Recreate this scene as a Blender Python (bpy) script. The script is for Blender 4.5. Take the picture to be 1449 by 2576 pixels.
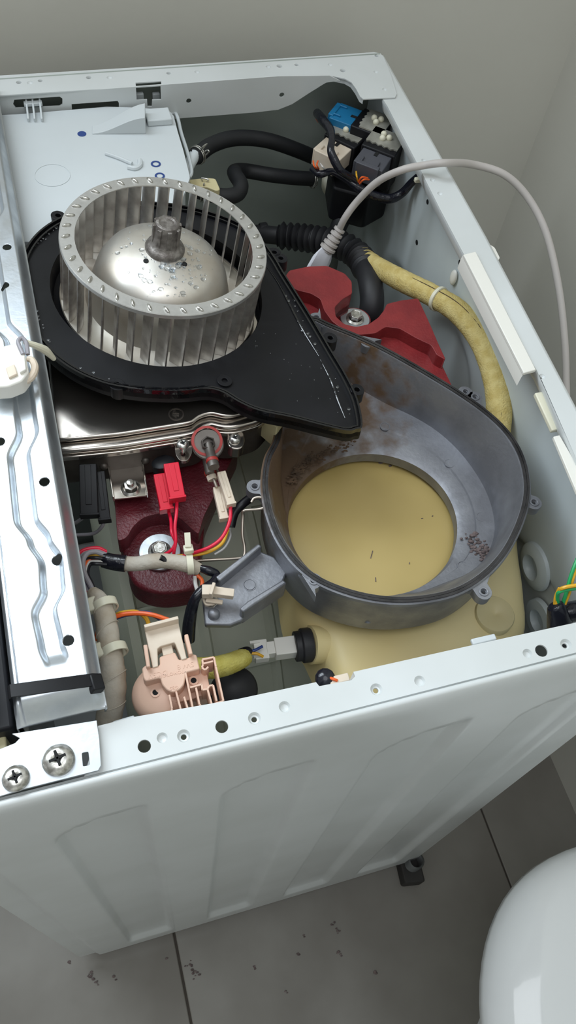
import bpy, bmesh, math, random
from mathutils import Vector, Matrix
from mathutils.geometry import tessellate_polygon
random.seed(4)
for o in list(bpy.data.objects): bpy.data.objects.remove(o)
S = bpy.context.scene; COL = S.collection
PI = math.pi
# ------------------------------------------------------------------ camera
FPX = 2094.229
CC = Vector((0.1248481, -0.11653019, 1.27789034))
RT = Vector((0.95718849, -0.27337587, 0.09516216))
DN = Vector((-0.18463668, -0.82980056, -0.5266311))
FW = Vector((0.22293385, 0.4865148, -0.84475076))
cd = bpy.data.cameras.new('camera'); cam = bpy.data.objects.new('camera', cd); COL.objects.link(cam)
mw = Matrix((RT, -DN, -FW)).transposed().to_4x4(); mw.translation = CC
cam.matrix_world = mw
cd.sensor_fit = 'HORIZONTAL'; cd.sensor_width = 36; cd.lens = 36 * FPX / 1449; cd.clip_start = 0.02
S.camera = cam
# ------------------------------------------------------------------ world and lights
w = bpy.data.worlds.new('world'); S.world = w; w.use_nodes = True
w.node_tree.nodes['Background'].inputs[0].default_value = (0.88, 0.90, 0.90, 1)
w.node_tree.nodes['Background'].inputs[1].default_value = 0.44
def area(name, loc, target, sx, sy, power, col):
    ld = bpy.data.lights.new(name, 'AREA'); ld.shape = 'RECTANGLE'; ld.size = sx; ld.size_y = sy
    ld.energy = power; ld.color = col
    o = bpy.data.objects.new(name, ld); COL.objects.link(o); o.location = loc
    o.rotation_euler = (Vector(target) - Vector(loc)).to_track_quat('-Z', 'Y').to_euler()
    return o
area('window_light', (-0.42, 0.675, 1.60), (-0.42, -1.0, 1.42), 1.1, 0.90, 30.0, (0.82, 0.92, 1.0))
area('overhead_fill', (0.1, -0.25, 2.5), (0.2, 0.0, 0.8), 1.2, 1.0, 10.0, (0.92, 0.96, 1.0))  # overhead fill added to brighten upward faces and the interior, no known lamp
S.view_settings.view_transform = 'Standard'; S.view_settings.look = 'None'
S.view_settings.gamma = 1; S.view_settings.use_curve_mapping = False
S.view_settings.exposure = 0.0

# ------------------------------------------------------------------ measuring helpers: a pixel of the photograph to a point on a real plane
def ray(px, py):
    return RT * ((px - 724.5) / FPX) + DN * ((py - 1288) / FPX) + FW
def P(px, py, z, k=0.0, x0=0.0):          # plane z + k (x - x0)
    q = ray(px, py); t = (z + k * (CC.x - x0) - CC.z) / (q.z - k * q.x); return CC + q * t
def PY(px, py, a, b=0.0):                 # vertical plane y = a + b x
    q = ray(px, py); t = (a + b * CC.x - CC.y) / (q.y - b * q.x); return CC + q * t
def PX(px, py, x):
    q = ray(px, py); return CC + q * ((x - CC.x) / q.x)
def WP(pts, z, k=0.0, x0=0.0): return [P(p[0], p[1], z, k, x0) for p in pts]
def WZ(pts): return [P(p[0], p[1], p[2]) for p in pts]
# ------------------------------------------------------------------ materials
def lin(c): 
    c = c / 255.0
    return c / 12.92 if c <= .04045 else ((c + .055) / 1.055) ** 2.4
def mat(name, rgb, rough=.5, metal=0.0, rgb2=None, scale=30, bump=0.0, bscale=None, contrast=(.35, .65), trans=0.0, coat=0.0, detail=4, sss=0, spec=None, rvar=0.0, stretch=None):
    m = bpy.data.materials.new(name); m.use_nodes = True; nt = m.node_tree; b = nt.nodes['Principled BSDF']
    c1 = (lin(rgb[0]), lin(rgb[1]), lin(rgb[2]), 1)
    b.inputs['Base Color'].default_value = c1
    b.inputs['Roughness'].default_value = rough; b.inputs['Metallic'].default_value = metal
    b.inputs['Transmission Weight'].default_value = trans; b.inputs['Coat Weight'].default_value = coat
    if spec is not None: b.inputs['Specular IOR Level'].default_value = spec
    if sss: b.inputs['Subsurface Weight'].default_value = sss; b.inputs['Subsurface Radius'].default_value = (.01, .008, .004); b.inputs['Subsurface Scale'].default_value = 1
    tc = nt.nodes.new('ShaderNodeTexCoord'); vec = tc.outputs['Object']
    if stretch:
        mp = nt.nodes.new('ShaderNodeMapping'); mp.inputs['Scale'].default_value = stretch; nt.links.new(vec, mp.inputs['Vector']); vec = mp.outputs[0]
    if rgb2 is not None or rvar:
        n = nt.nodes.new('ShaderNodeTexNoise'); n.inputs['Scale'].default_value = scale; n.inputs['Detail'].default_value = detail
        nt.links.new(vec, n.inputs['Vector'])
        r = nt.nodes.new('ShaderNodeMapRange'); r.inputs['From Min'].default_value = contrast[0]; r.inputs['From Max'].default_value = contrast[1]
        nt.links.new(n.outputs['Fac'], r.inputs['Value'])
        if rgb2 is not None:
            mx = nt.nodes.new('ShaderNodeMix'); mx.data_type = 'RGBA'
            mx.inputs[6].default_value = c1; mx.inputs[7].default_value = (lin(rgb2[0]), lin(rgb2[1]), lin(rgb2[2]), 1)
            nt.links.new(r.outputs[0], mx.inputs[0]); nt.links.new(mx.outputs[2], b.inputs['Base Color'])
        if rvar:
            r2 = nt.nodes.new('ShaderNodeMapRange'); r2.inputs['To Min'].default_value = rough; r2.inputs['To Max'].default_value = rough + rvar
            nt.links.new(r.outputs[0], r2.inputs['Value']); nt.links.new(r2.outputs[0], b.inputs['Roughness'])
    if bump:
        n2 = nt.nodes.new('ShaderNodeTexNoise'); n2.inputs['Scale'].default_value = bscale or scale; n2.inputs['Detail'].default_value = 3
        nt.links.new(vec, n2.inputs['Vector'])
        bp = nt.nodes.new('ShaderNodeBump'); bp.inputs['Strength'].default_value = bump; bp.inputs['Distance'].default_value = .001
        nt.links.new(n2.outputs['Fac'], bp.inputs['Height']); nt.links.new(bp.outputs[0], b.inputs['Normal'])
    return m
MT = dict(
 wall=mat('wall_paint', (214, 212, 203), .85, rgb2=(208, 206, 197), scale=3, bump=.15, bscale=120),
 tile=mat('floor_tile', (132, 129, 122), .45, rgb2=(118, 114, 107), scale=6, detail=8, rvar=.15),
 grout=mat('grout', (70, 64, 58), .9),
 enamel=mat('white_enamel', (210, 214, 214), .32, coat=.15, rgb2=(203, 207, 206), scale=14),
 enamel_far=mat('far_panel_enamel', (166, 174, 168), .5, rgb2=(152, 160, 154), scale=9),  # far panel tone, darker and greener than the other enamel
 enamel_in=mat('white_enamel_inner', (206, 214, 216), .4, rgb2=(190, 198, 200), scale=9),
 galv=mat('galvanised_steel', (205, 210, 214), .30, .9, rgb2=(188, 194, 200), scale=60, rvar=.12, detail=8, bump=.08, bscale=300),
 zinc=mat('zinc_screw', (222, 220, 214), .27, .85, rgb2=(150, 148, 140), scale=300),
 chrome=mat('polished_steel', (206, 199, 190), .10, .95, rgb2=(180, 172, 164), scale=25, rvar=.10, bump=.05, bscale=40),
 alu=mat('impeller_aluminium', (212, 211, 208), .34, .80, rgb2=(176, 174, 170), scale=90, rvar=.2, detail=8, bump=.12, bscale=200, contrast=(.4, .75)),
 blade=mat('dusty_blade_aluminium', (200, 197, 192), .34, .78, rgb2=(132, 122, 116), scale=45, rvar=.25, detail=8, bump=.15, bscale=260, contrast=(.45, .7)),
 hub=mat('hub_steel', (222, 219, 212), .36, .82, rgb2=(200, 190, 176), scale=25, rvar=.12, detail=6, bump=.04, bscale=150),
 boss=mat('sintered_boss', (150, 145, 140), .45, .7, rgb2=(108, 102, 98), scale=220, bump=.4, bscale=400),
 cast=mat('cast_aluminium', (152, 154, 160), .42, .70, rgb2=(124, 125, 130), scale=35, rvar=.15, detail=8, bump=.2, bscale=350),
 castin=None,
 gasket=mat('black_gasket', (34, 33, 34), .38, bump=.4, bscale=300, rgb2=(56, 54, 54), scale=80),
 black=mat('black_plastic', (12, 13, 16), .38, spec=.32, rgb2=(22, 22, 26), scale=14, rvar=.18, bump=.06, bscale=90),
 blackwet=mat('wet_black_plastic', (17, 18, 21), .07, bump=.25, bscale=160, coat=.5),
 rubber=mat('black_rubber', (26, 26, 29), .55, rgb2=(38, 38, 41), scale=40),
 hose=mat('black_hose', (20, 21, 24), .6, bump=.1, bscale=400),
 red=mat('red_cast_iron_paint', (134, 40, 42), .42, rgb2=(120, 33, 37), scale=60, bump=.35, bscale=420, coat=.1),
 darkred=mat('dark_red_cast_iron_paint', (108, 34, 44), .38, rgb2=(90, 26, 36), scale=60, bump=.6, bscale=500, coat=.1),
 tub=mat('tub_plastic', (208, 210, 192), .5, rgb2=(198, 200, 180), scale=12, sss=.0),
 yellow=mat('yellowed_duct_plastic', (216, 194, 134), .42, rgb2=(218, 202, 152), scale=9, detail=2, sss=0),
 yellowd=mat('yellowed_disc_plastic', (188, 166, 106), .40, rgb2=(178, 156, 96), scale=14, detail=2),
 yellow2=mat('aged_ivory_plastic', (206, 198, 160), .45, rgb2=(198, 184, 138), scale=12),
 felt=mat('yellow_felt', (214, 196, 134), .95, rgb2=(196, 174, 108), scale=140, bump=.9, bscale=700, detail=8, spec=.1),
 foam=mat('yellow_sleeve', (206, 196, 112), .9, rgb2=(186, 172, 84), scale=120, bump=.8, bscale=600, spec=.1),
 white=mat('white_plastic', (204, 210, 212), .42, rgb2=(197, 203, 205), scale=10),
 whiteb=mat('bright_white_plastic', (232, 230, 222), .4),
 beige=mat('cream_connector', (222, 208, 190), .45, rgb2=(212, 196, 176), scale=60),
 pink=mat('pink_beige_plastic', (226, 190, 168), .42, rgb2=(220, 182, 160), scale=40, sss=.0),
 natural=mat('natural_nylon', (222, 218, 196), .4, sss=.0),
 cord=mat('grey_white_cord', (186, 180, 176), .5, bump=.05, bscale=300),
 boot=mat('white_plug_boot', (212, 214, 222), .45),
 blue=mat('blue_plastic', (28, 112, 158), .42), grey=mat('grey_plastic', (74, 75, 82), .5), plate=mat('valve_plate', (176, 174, 164), .45, .35, rgb2=(150, 148, 138), scale=80),
 redc=mat('red_connector', (214, 18, 50), .35), redw=mat('red_wire', (222, 28, 62), .35), orange=mat('orange_wire', (240, 104, 44), .4),
 yellw=mat('yellow_wire', (224, 170, 44), .4), bluew=mat('blue_wire', (44, 66, 130), .4), greyw=mat('grey_wire', (150, 146, 152), .4), whitew=mat('white_wire', (206, 204, 200), .4),
 blackw=mat('black_wire', (26, 26, 32), .4), greenw=mat('green_wire', (34, 160, 92), .4),
 tapeb=mat('black_tape', (22, 23, 32), .22, bump=.8, bscale=140), tapew=mat('white_cloth_tape', (196, 190, 178), .75, rgb2=(172, 158, 138), scale=50, bump=.5, bscale=350),
 spring=mat('spring_wire_steel', (170, 160, 148), .35, .9), dark=mat('hole_shade_black', (12, 13, 15), .8), ink=mat('blue_ink', (40, 66, 128), .5),  # dark: black painted in for the shade inside holes, slots and recesses
 brown=mat('dried_dirt', (92, 72, 54), .95, rgb2=(62, 50, 40), scale=90, bump=1, bscale=200),
 lint=mat('grey_lint', (120, 106, 104), .95, rgb2=(80, 70, 68), scale=300, bump=1, bscale=500),
 foot=mat('foot_rubber', (44, 42, 40), .7), thread=mat('dull_thread', (90, 92, 92), .5, .6),
 ceramic=mat('glazed_ceramic', (236, 240, 242), .12, coat=.6), silred=mat('silicone_red', (150, 40, 34), .5),
 ring=mat('thermistor_steel', (104, 98, 93), .45, .6, rgb2=(84, 78, 73), scale=60), drop=mat('water_drop', (245, 250, 255), .03, trans=1.0))
# cast aluminium whose inside is stained brown on one side of the scroll
def dirty_cast():
    m = MT['cast'].copy(); m.name = 'stained_cast_aluminium'; nt = m.node_tree; b = nt.nodes['Principled BSDF']
    src = b.inputs['Base Color'].links[0].from_socket
    g = nt.nodes.new('ShaderNodeNewGeometry'); sub = nt.nodes.new('ShaderNodeVectorMath'); sub.operation = 'DISTANCE'
    sub.inputs[1].default_value = tuple(P(748, 1185, .765)); nt.links.new(g.outputs['Position'], sub.inputs[0])
    n = nt.nodes.new('ShaderNodeTexNoise'); n.inputs['Scale'].default_value = 70; n.inputs['Detail'].default_value = 9; nt.links.new(g.outputs['Position'], n.inputs['Vector'])
    mul = nt.nodes.new('ShaderNodeMath'); mul.operation = 'MULTIPLY_ADD'; mul.inputs[1].default_value = .09; nt.links.new(n.outputs['Fac'], mul.inputs[0]); s2 = nt.nodes.new('ShaderNodeVectorMath'); s2.operation = 'DISTANCE'; s2.inputs[1].default_value = tuple(P(880, 990, .77)); nt.links.new(g.outputs['Position'], s2.inputs[0])
    ad = nt.nodes.new('ShaderNodeMath'); ad.operation = 'ADD'; ad.inputs[1].default_value = .018; nt.links.new(s2.outputs['Value'], ad.inputs[0])
    mn = nt.nodes.new('ShaderNodeMath'); mn.operation = 'MINIMUM'; nt.links.new(sub.outputs['Value'], mn.inputs[0]); nt.links.new(ad.outputs[0], mn.inputs[1]); nt.links.new(mn.outputs[0], mul.inputs[2])
    r = nt.nodes.new('ShaderNodeMapRange'); r.inputs['From Min'].default_value = .092; r.inputs['From Max'].default_value = .122; r.inputs['To Min'].default_value = 1; r.inputs['To Max'].default_value = 0
    nt.links.new(mul.outputs[0], r.inputs['Value'])
    mx = nt.nodes.new('ShaderNodeMix'); mx.data_type = 'RGBA'; nt.links.new(r.outputs[0], mx.inputs[0]); nt.links.new(src, mx.inputs[6]); mx.inputs[7].default_value = (lin(92), lin(72), lin(54), 1)
    nt.links.new(mx.outputs[2], b.inputs['Base Color'])
    inv = nt.nodes.new('ShaderNodeMapRange'); inv.inputs['To Min'].default_value = .75; inv.inputs['To Max'].default_value = .05; nt.links.new(r.outputs[0], inv.inputs['Value']); nt.links.new(inv.outputs[0], b.inputs['Metallic'])
    return m
MT['castin'] = dirty_cast()

MT['drop'].node_tree.nodes['Principled BSDF'].inputs['IOR'].default_value = 1.33
# ------------------------------------------------------------------ mesh helpers
class M:
    def __init__(s): s.v = []; s.f = []
    def add(s, vs, fs, fn=None):
        n = len(s.v); s.v += [Vector(fn(Vector(q)) if fn else q) for q in vs]; s.f += [tuple(i + n for i in f) for f in fs]; return s
    def loft(s, loops, cap0=False, cap1=False, closed=True, fn=None):
        n = len(loops[0]); vs = [p for l in loops for p in l]; fs = []
        for a in range(len(loops) - 1):
            for i in range(n if closed else n - 1):
                j = (i + 1) % n; fs.append((a * n + i, a * n + j, (a + 1) * n + j, (a + 1) * n + i))
        if cap0: fs.append(tuple(range(n)))
        if cap1: fs.append(tuple((len(loops) - 1) * n + i for i in range(n)))
        return s.add(vs, fs, fn)
    def prism(s, pts, z0, z1, holes=(), fn=None, T=None):
        loops = [[(p[0], p[1]) for p in pts]] + [[(p[0], p[1]) for p in h] for h in holes]
        flat = [p for l in loops for p in l]; n = len(flat)
        vs = [Vector((p[0], p[1], z0)) for p in flat] + [Vector((p[0], p[1], z1)) for p in flat]
        if holes: tris = tessellate_polygon([[Vector((p[0], p[1], 0)) for p in l] for l in loops])
        else: tris = [tuple(range(n))]
        fs = [tuple(t) for t in tris] + [tuple(i + n for i in t)[::-1] for t in tris]
        k = 0
        for l in loops:
            for i in range(len(l)):
                a = k + i; b = k + (i + 1) % len(l); fs.append((a, b, b + n, a + n))
            k += len(l)
        if T is not None: vs = [T @ v for v in vs]
        return s.add(vs, fs, fn)
    def box(s, c, size, R=None):
        hx, hy, hz = [q / 2 for q in size]; vs = []
        for z in (-hz, hz):
            for x, y in ((-hx, -hy), (hx, -hy), (hx, hy), (-hx, hy)):
                q = Vector((x, y, z)); vs.append(Vector(c) + (R @ q if R is not None else q))
        return s.add(vs, [(0, 1, 2, 3), (4, 5, 6, 7), (0, 1, 5, 4), (1, 2, 6, 5), (2, 3, 7, 6), (3, 0, 4, 7)])
    def bar(s, p0, p1, wd, ht, up=(0, 0, 1)):
        p0 = Vector(p0); p1 = Vector(p1); d = (p1 - p0).normalized(); u = Vector(up); sd = d.cross(u).normalized(); u = sd.cross(d)
        R = Matrix((d, sd, u)).transposed(); return s.box((p0 + p1) / 2, ((p1 - p0).length, wd, ht), R)
    def lathe(s, prof, o=(0, 0, 0), ax=(0, 0, 1), n=32, cap0=False, cap1=False):
        ax = Vector(ax).normalized(); t = Vector((1, 0, 0)) if abs(ax.x) < .9 else Vector((0, 1, 0)); u = ax.cross(t).normalized(); v = ax.cross(u); o = Vector(o)
        loops = [[o + ax * h + (u * math.cos(2 * PI * i / n) + v * math.sin(2 * PI * i / n)) * max(r, 1e-6) for i in range(n)] for r, h in prof]
        return s.loft(loops, cap0, cap1)
    def tube(s, pts, r, n=12, sub=6, cap=True, smooth=True):
        pts = [Vector(p) for p in pts]; rs = r if isinstance(r, (list, tuple)) else [r] * len(pts)
        if smooth and len(pts) > 2: pts, rs = catmull(pts, rs, sub)
        t0 = (pts[1] - pts[0]).normalized(); u = t0.orthogonal().normalized(); loops = []
        for i, p in enumerate(pts):
            t = (pts[min(i + 1, len(pts) - 1)] - pts[max(i - 1, 0)]).normalized()
            u = (u - t * u.dot(t)).normalized(); v = t.cross(u)
            loops.append([p + (u * math.cos(2 * PI * k / n) + v * math.sin(2 * PI * k / n)) * rs[i] for k in range(n)])
        return s.loft(loops, cap, cap)
    def ball(s, c, r, sz=(1, 1, 1), n=10):
        prof = [(math.sin(PI * i / n) , -math.cos(PI * i / n)) for i in range(n + 1)]
        loops = [[Vector(c) + Vector((math.cos(2 * PI * k / n) * a * r * sz[0], math.sin(2 * PI * k / n) * a * r * sz[1], h * r * sz[2])) for k in range(n)] for a, h in prof]
        return s.loft(loops)
def catmull(pts, rs, sub, closed=False):
    n = len(pts); out = []; ro = []
    rng = range(n if closed else n - 1)
    for i in rng:
        if closed: a, b, c, d = pts[i - 1], pts[i], pts[(i + 1) % n], pts[(i + 2) % n]; r1 = rs[i]; r2 = rs[(i + 1) % n]
        else:
            b, c = pts[i], pts[i + 1]; a = pts[i - 1] if i else b * 2 - c; d = pts[i + 2] if i + 2 < n else c * 2 - b; r1, r2 = rs[i], rs[i + 1]
        for k in range(sub):
            t = k / sub; out.append(.5 * ((2 * b) + (c - a) * t + (2 * a - 5 * b + 4 * c - d) * t * t + (3 * b - a - 3 * c + d) * t ** 3)); ro.append(r1 + (r2 - r1) * t)
    if not closed: out.append(pts[-1]); ro.append(rs[-1])
    return out, ro
def circ(c, r, n=20, a0=0): return [Vector((c[0] + r * math.cos(a0 + 2 * PI * i / n), c[1] + r * math.sin(a0 + 2 * PI * i / n), 0)) for i in range(n)]
def ellpx(cx, cy, a, b, rot=0, n=48):
    c, s_ = math.cos(rot), math.sin(rot)
    return [(cx + a * math.cos(t) * c - b * math.sin(t) * s_, cy + a * math.cos(t) * s_ + b * math.sin(t) * c) for t in [2 * PI * i / n for i in range(n)]]
def inset(pts, d):                         # offset a closed loop inwards by d (in xy)
    n = len(pts); A = sum(pts[i][0] * pts[(i + 1) % n][1] - pts[(i + 1) % n][0] * pts[i][1] for i in range(n)); sg = 1 if A > 0 else -1; out = []
    for i in range(n):
        a, b, c = Vector(pts[i - 1][:2]), Vector(pts[i][:2]), Vector(pts[(i + 1) % n][:2])
        d1 = (b - a).normalized(); d2 = (c - b).normalized(); nn = (Vector((-d1.y, d1.x)) + Vector((-d2.y, d2.x)))
        if nn.length < 1e-6: nn = Vector((-d1.y, d1.x))
        nn.normalize(); out.append(Vector((b.x + nn.x * d * sg, b.y + nn.y * d * sg, pts[i][2] if len(pts[i]) > 2 else 0)))
    return out
def resample(pts, N, c):                   # closed loop resampled by angle about c, so loops of a loft line up
    P_ = [Vector((p[0], p[1])) for p in pts]; out = []
    for k in range(N):
        a = 2 * PI * k / N; d = Vector((math.cos(a), math.sin(a))); best = 0
        for i in range(len(P_)):
            p = P_[i] - Vector(c[:2]); q = P_[(i + 1) % len(P_)] - Vector(c[:2]); e = q - p; den = d.x * e.y - d.y * e.x
            if abs(den) < 1e-12: continue
            t = (p.x * e.y - p.y * e.x) / den; u = (p.x * d.y - p.y * d.x) / den
            if t > 0 and -1e-6 <= u <= 1 + 1e-6: best = max(best, t)
        out.append(Vector((c[0] + d.x * best, c[1] + d.y * best, 0)))
    return out
def rounded(pts, r, seg=4):
    out = []; n = len(pts)
    for i in range(n):
        a, b, c = Vector(pts[i - 1][:2]), Vector(pts[i][:2]), Vector(pts[(i + 1) % n][:2])
        da = (a - b); dc = (c - b); rr = min(r, da.length * .45, dc.length * .45); p = b + da.normalized() * rr; q = b + dc.normalized() * rr
        for k in range(seg + 1):
            t = k / seg; out.append(Vector(((p.x * (1 - t) ** 2 + 2 * b.x * t * (1 - t) + q.x * t * t), (p.y * (1 - t) ** 2 + 2 * b.y * t * (1 - t) + q.y * t * t), 0)))
    return out
ORI = {}
def tagp(o, label=None, cat=None, group=None, kind=None):
    if label: o['label'] = label
    if cat: o['category'] = cat
    if group: o['group'] = group
    if kind: o['kind'] = kind
    return o
def thing(name, label, cat, loc, group=None):
    o = bpy.data.objects.new(name, None); COL.objects.link(o); o.empty_display_size = .02; o.location = loc; ORI[o.name] = Vector(loc)
    return tagp(o, label, cat, group)
def obj(name, m, material, parent=None, bev=0, sm=35, bseg=2, origin=None, label=None, cat=None, group=None, kind=None):
    if parent is not None: og = ORI[parent.name]
    else:
        if origin is None:
            xs = [v.x for v in m.v]; ys = [v.y for v in m.v]; zs = [v.z for v in m.v]; og = Vector(((min(xs) + max(xs)) / 2, (min(ys) + max(ys)) / 2, min(zs)))
        else: og = Vector(origin)
    me = bpy.data.meshes.new(name); me.from_pydata([tuple(v - og) for v in m.v], [], m.f)
    bm = bmesh.new(); bm.from_mesh(me); bmesh.ops.remove_doubles(bm, verts=bm.verts, dist=1e-6); bmesh.ops.recalc_face_normals(bm, faces=bm.faces); bm.to_mesh(me); bm.free()
    me.materials.append(MT[material] if isinstance(material, str) else material)
    for p in me.polygons: p.use_smooth = True
    me.set_sharp_from_angle(angle=math.radians(sm))
    o = bpy.data.objects.new(name, me); COL.objects.link(o); ORI[o.name] = og
    if parent is not None: o.parent = parent
    else: o.location = og
    if bev:
        b = o.modifiers.new('bevel', 'BEVEL'); b.width = bev; b.segments = bseg; b.limit_method = 'ANGLE'; b.angle_limit = math.radians(35)
    return tagp(o, label, cat, group, kind)
def text(name, s_, size, T, depth, material, parent):
    cu = bpy.data.curves.new(name, 'FONT'); cu.body = s_; cu.size = size; cu.extrude = depth; cu.align_x = 'CENTER'; cu.align_y = 'CENTER'; cu.resolution_u = 2
    o = bpy.data.objects.new(name, cu); COL.objects.link(o); dg = bpy.context.evaluated_depsgraph_get(); me = bpy.data.meshes.new_from_object(o.evaluated_get(dg))
    bpy.data.objects.remove(o); m = M(); m.add([T @ v.co for v in me.vertices], [tuple(p.vertices) for p in me.polygons]); bpy.data.meshes.remove(me)
    return obj(name, m, material, parent, sm=30)
def frame(o, ux, uy):
    ux = Vector(ux).normalized(); uy = Vector(uy); uy = (uy - ux * uy.dot(ux)).normalized(); n = ux.cross(uy)
    T = Matrix((ux, uy, n)).transposed().to_4x4(); T.translation = Vector(o); return T

# ================================================================== room
wy, wx = 0.70, 0.745
m = M().box((.0, -.35, -.02), (1.7, 2.2, .036)); fl = obj('floor', m, 'grout', kind='structure')
tm = M().box((0, 0, 0), (.479, .479, .006))
first = None
xs = [.123 + .482 * i for i in range(-2, 2)]; ys = [-.23 + .482 * i for i in range(-2, 2)]
for x in xs:
    for y in ys:
        if first is None:
            first = obj('tile', tm, 'tile', fl, bev=.0015); base = ORI[fl.name]
            for v in first.data.vertices: v.co += base
            o = first
        else: o = first.copy(); COL.objects.link(o); o.parent = fl
        o.location = Vector((min(x + .241, wx + .1), y + .241, -.003)) - base
m = M().box((-.15, wy + .03, 1.05), (2.2, .06, 2.1)); obj('wall_far', m, 'wall', kind='structure')
m = M().box((wx + .03, -.30, 1.05), (.06, 2.0, 2.1)); obj('wall_right', m, 'wall', kind='structure')
m = M().box((-.0, -1.38, 1.05), (1.7, .06, 2.1)); obj('wall_near', m, 'wall', kind='structure')
# ================================================================== washing machine cabinet
cab = thing('washing_machine_cabinet', 'white enamelled washing machine cabinet with its top removed, standing on the tiled floor', 'washing machine', (.235, .31, 0))
D, W, H = .471, .62, .84
# near side panel with its pressed fields
def sst(a, b, x): t = max(0, min(1, (x - a) / (b - a))); return t * t * (3 - 2 * t)
def field(x, z):
    d = 0
    for x0, x1 in ((.066, .124), (.168, .228), (.271, .333), (.374, .437)):
        zt = .772 - .010 * max(0, 1 - (x - x0) / .02) ** 2 - (.02 * max(0, 1 - (x - x0) / (x1 - x0)) ** 2.0)
        h = sst(x0, x0 + .004, x) * (1 - sst(x1 - .009, x1, x)) * sst(.070, .085, z) * (1 - sst(zt - .010, zt, z)); d = max(d, h)
    return d * .0062 + .004 * (1 - sst(.020, .026, x))
nx, nz = 190, 110; m = M(); g = []
for j in range(nz + 1):
    z = .03 + (.820 - .03) * j / nz
    g.append([Vector((D * i / nx, field(D * i / nx, z), z)) for i in range(nx + 1)])
m.loft(g, closed=False)
back = [[Vector((0, .0075, z)), Vector((D, .0075, z))] for z in (.03, .82)]
obj('side_panel', m, 'enamel', cab, sm=60, label='pressed side panel facing the camera, with recessed fields')
prof = [(0, .820), (0, .831), (.0004, .8362), (.0014, .8392), (.0030, .8404), (.0046, .8400), (.0053, .8385), (.0057, .8358), (.0064, .8355), (.0070, .8368)]
m = M(); m.loft([[Vector((x, y, z)) for y, z in prof] for x in (0, D)], closed=False)
obj('rolled_edge', m, 'enamel', cab, sm=60)
# near flange
fo = [Vector((x, .0066, .8375)) for x in (.095, .2, .3, .4, .468)]
fi = WP([(1700, 1502), (1449, 1566), (1170, 1627), (889, 1690), (893, 1702), (884, 1711), (803, 1726), (795, 1716), (600, 1758), (340, 1803), (247, 1826)], .8375)
HN = [(363, 1877, 12, 1), (408, 1856, 10, 0), (462, 1851, 12, 2), (558, 1828, 12, 1), (640, 1807, 12, 2), (716, 1778, 11, 0), (947, 1734, 12, 2), (1056, 1713, 11, 0), (1327, 1644, 10, 0), (1362, 1637, 13, 1), (1424, 1621, 12, 2)]
holes = []; m = M()
for px, py, r, t in HN:
    c = P(px, py, .8375); rr = r * .00029; holes.append(circ(c, rr, 20))
    if t == 1: m.lathe([(rr, 0), (rr * .97, -.0010)], (c.x, c.y, .8375), n=20)
    else:
        q = .35 if t == 2 else .0
        m.lathe([(rr, 0), (rr * .82, -.0012), (rr * .7, -.002)] + ([(rr * .45, -.0022), (rr * .42, -.003)] if t == 2 else [(0.00001, -.0024)]), (c.x, c.y, .8375), n=20)
m.prism([v for v in fo] + [v for v in fi], .8365, .8375, holes)
m.loft([[Vector((v.x, v.y, .837)), Vector((v.x, v.y, .815))] for v in fi], closed=False)
obj('top_flange', m, 'enamel', cab, sm=40, bev=0)
# far side
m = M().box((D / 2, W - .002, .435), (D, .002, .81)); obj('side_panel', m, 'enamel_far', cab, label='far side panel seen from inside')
A_, B_ = .603, -.053
fo = WP([(-150, 203), (0, 190), (500, 160), (800, 141), (940, 131), (957, 134), (966, 145), (984, 190), (998, 236), (994, 245), (914, 249)], .84)
fi = WP([(906, 243), (896, 224), (884, 207), (868, 198), (829, 190), (700, 191), (500, 206), (406, 213), (405, 204), (341, 208), (342, 218), (250, 224), (0, 240), (-150, 250)], .84)
HF = [(47, 207, 7, 1), (76, 208, 8, 0), (101, 203, 6, 1), (223, 195, 7, 1), (276, 195, 8, 0), (424, 184, 6, 1), (496, 181, 7, 0), (675, 168, 7, 0), (703, 166, 8, 1), (746, 163, 6, 1), (831, 163, 7, 0), (862, 177, 8, 1), (946, 181, 7, 0), (968, 225, 7, 0), (947, 140, 6, 1)]
holes = []; m = M()
for px, py, r, t in HF:
    c = P(px, py, .84); rr = r * .00034; holes.append(circ(c, rr, 16))
    m.lathe([(rr, 0), (rr * .8, -.001)] + ([(rr * .75, -.003)] if t else [(rr * .5, -.0015), (.00001, -.0018)]), (c.x, c.y, .84), n=16)
m.prism(fo + fi, .839, .840, holes)
obj('top_rail', m, 'enamel', cab, sm=40, label='pressed far rail with a curved corner plate')
# inner face of the far rail
T = frame((0, A_, .84), (1, B_, 0), (0, 0, 1)); Ti = T.inverted()
def F2(pts): return [(Ti @ PY(p[0], p[1], A_, B_)) for p in pts]
top = [(-150, 252), (0, 241), (250, 225), (500, 207), (700, 192), (829, 190.5)]
bot = [(855, 203), (820, 208), (778, 234), (735, 262), (700, 276), (640, 283), (435, 299), (300, 312), (-150, 345)]
hl = [F2([(36, 251), (150, 243), (157, 248), (157, 262), (150, 267), (40, 272), (33, 262)]), F2([(180, 262), (296, 254), (299, 259), (299, 273), (182, 283)]),
      F2([(342, 221), (404, 217), (405, 251), (383, 252), (382, 268), (371, 268), (370, 251), (344, 252)]), [Vector((v.x, v.y, 0)) for v in circ(F2([(475, 254)])[0], .0024, 14)], [Vector((v.x, v.y, 0)) for v in circ(F2([(709, 239)])[0], .0024, 14)]]
m = M(); m.prism(F2(top + bot), -.0012, 0, hl, T=T)
lip = WP([(829, 190), (868, 198), (884, 207), (896, 224), (906, 243), (914, 249)], .839)
m.loft([[v, Vector((v.x, v.y, .834))] for v in lip], closed=False)
obj('rail_face', m, 'enamel', cab, sm=40)
m = M().box(PY(352, 246, .606), (.007, .004, .010)); m.box(PY(393, 246, .606), (.007, .004, .010))
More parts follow.
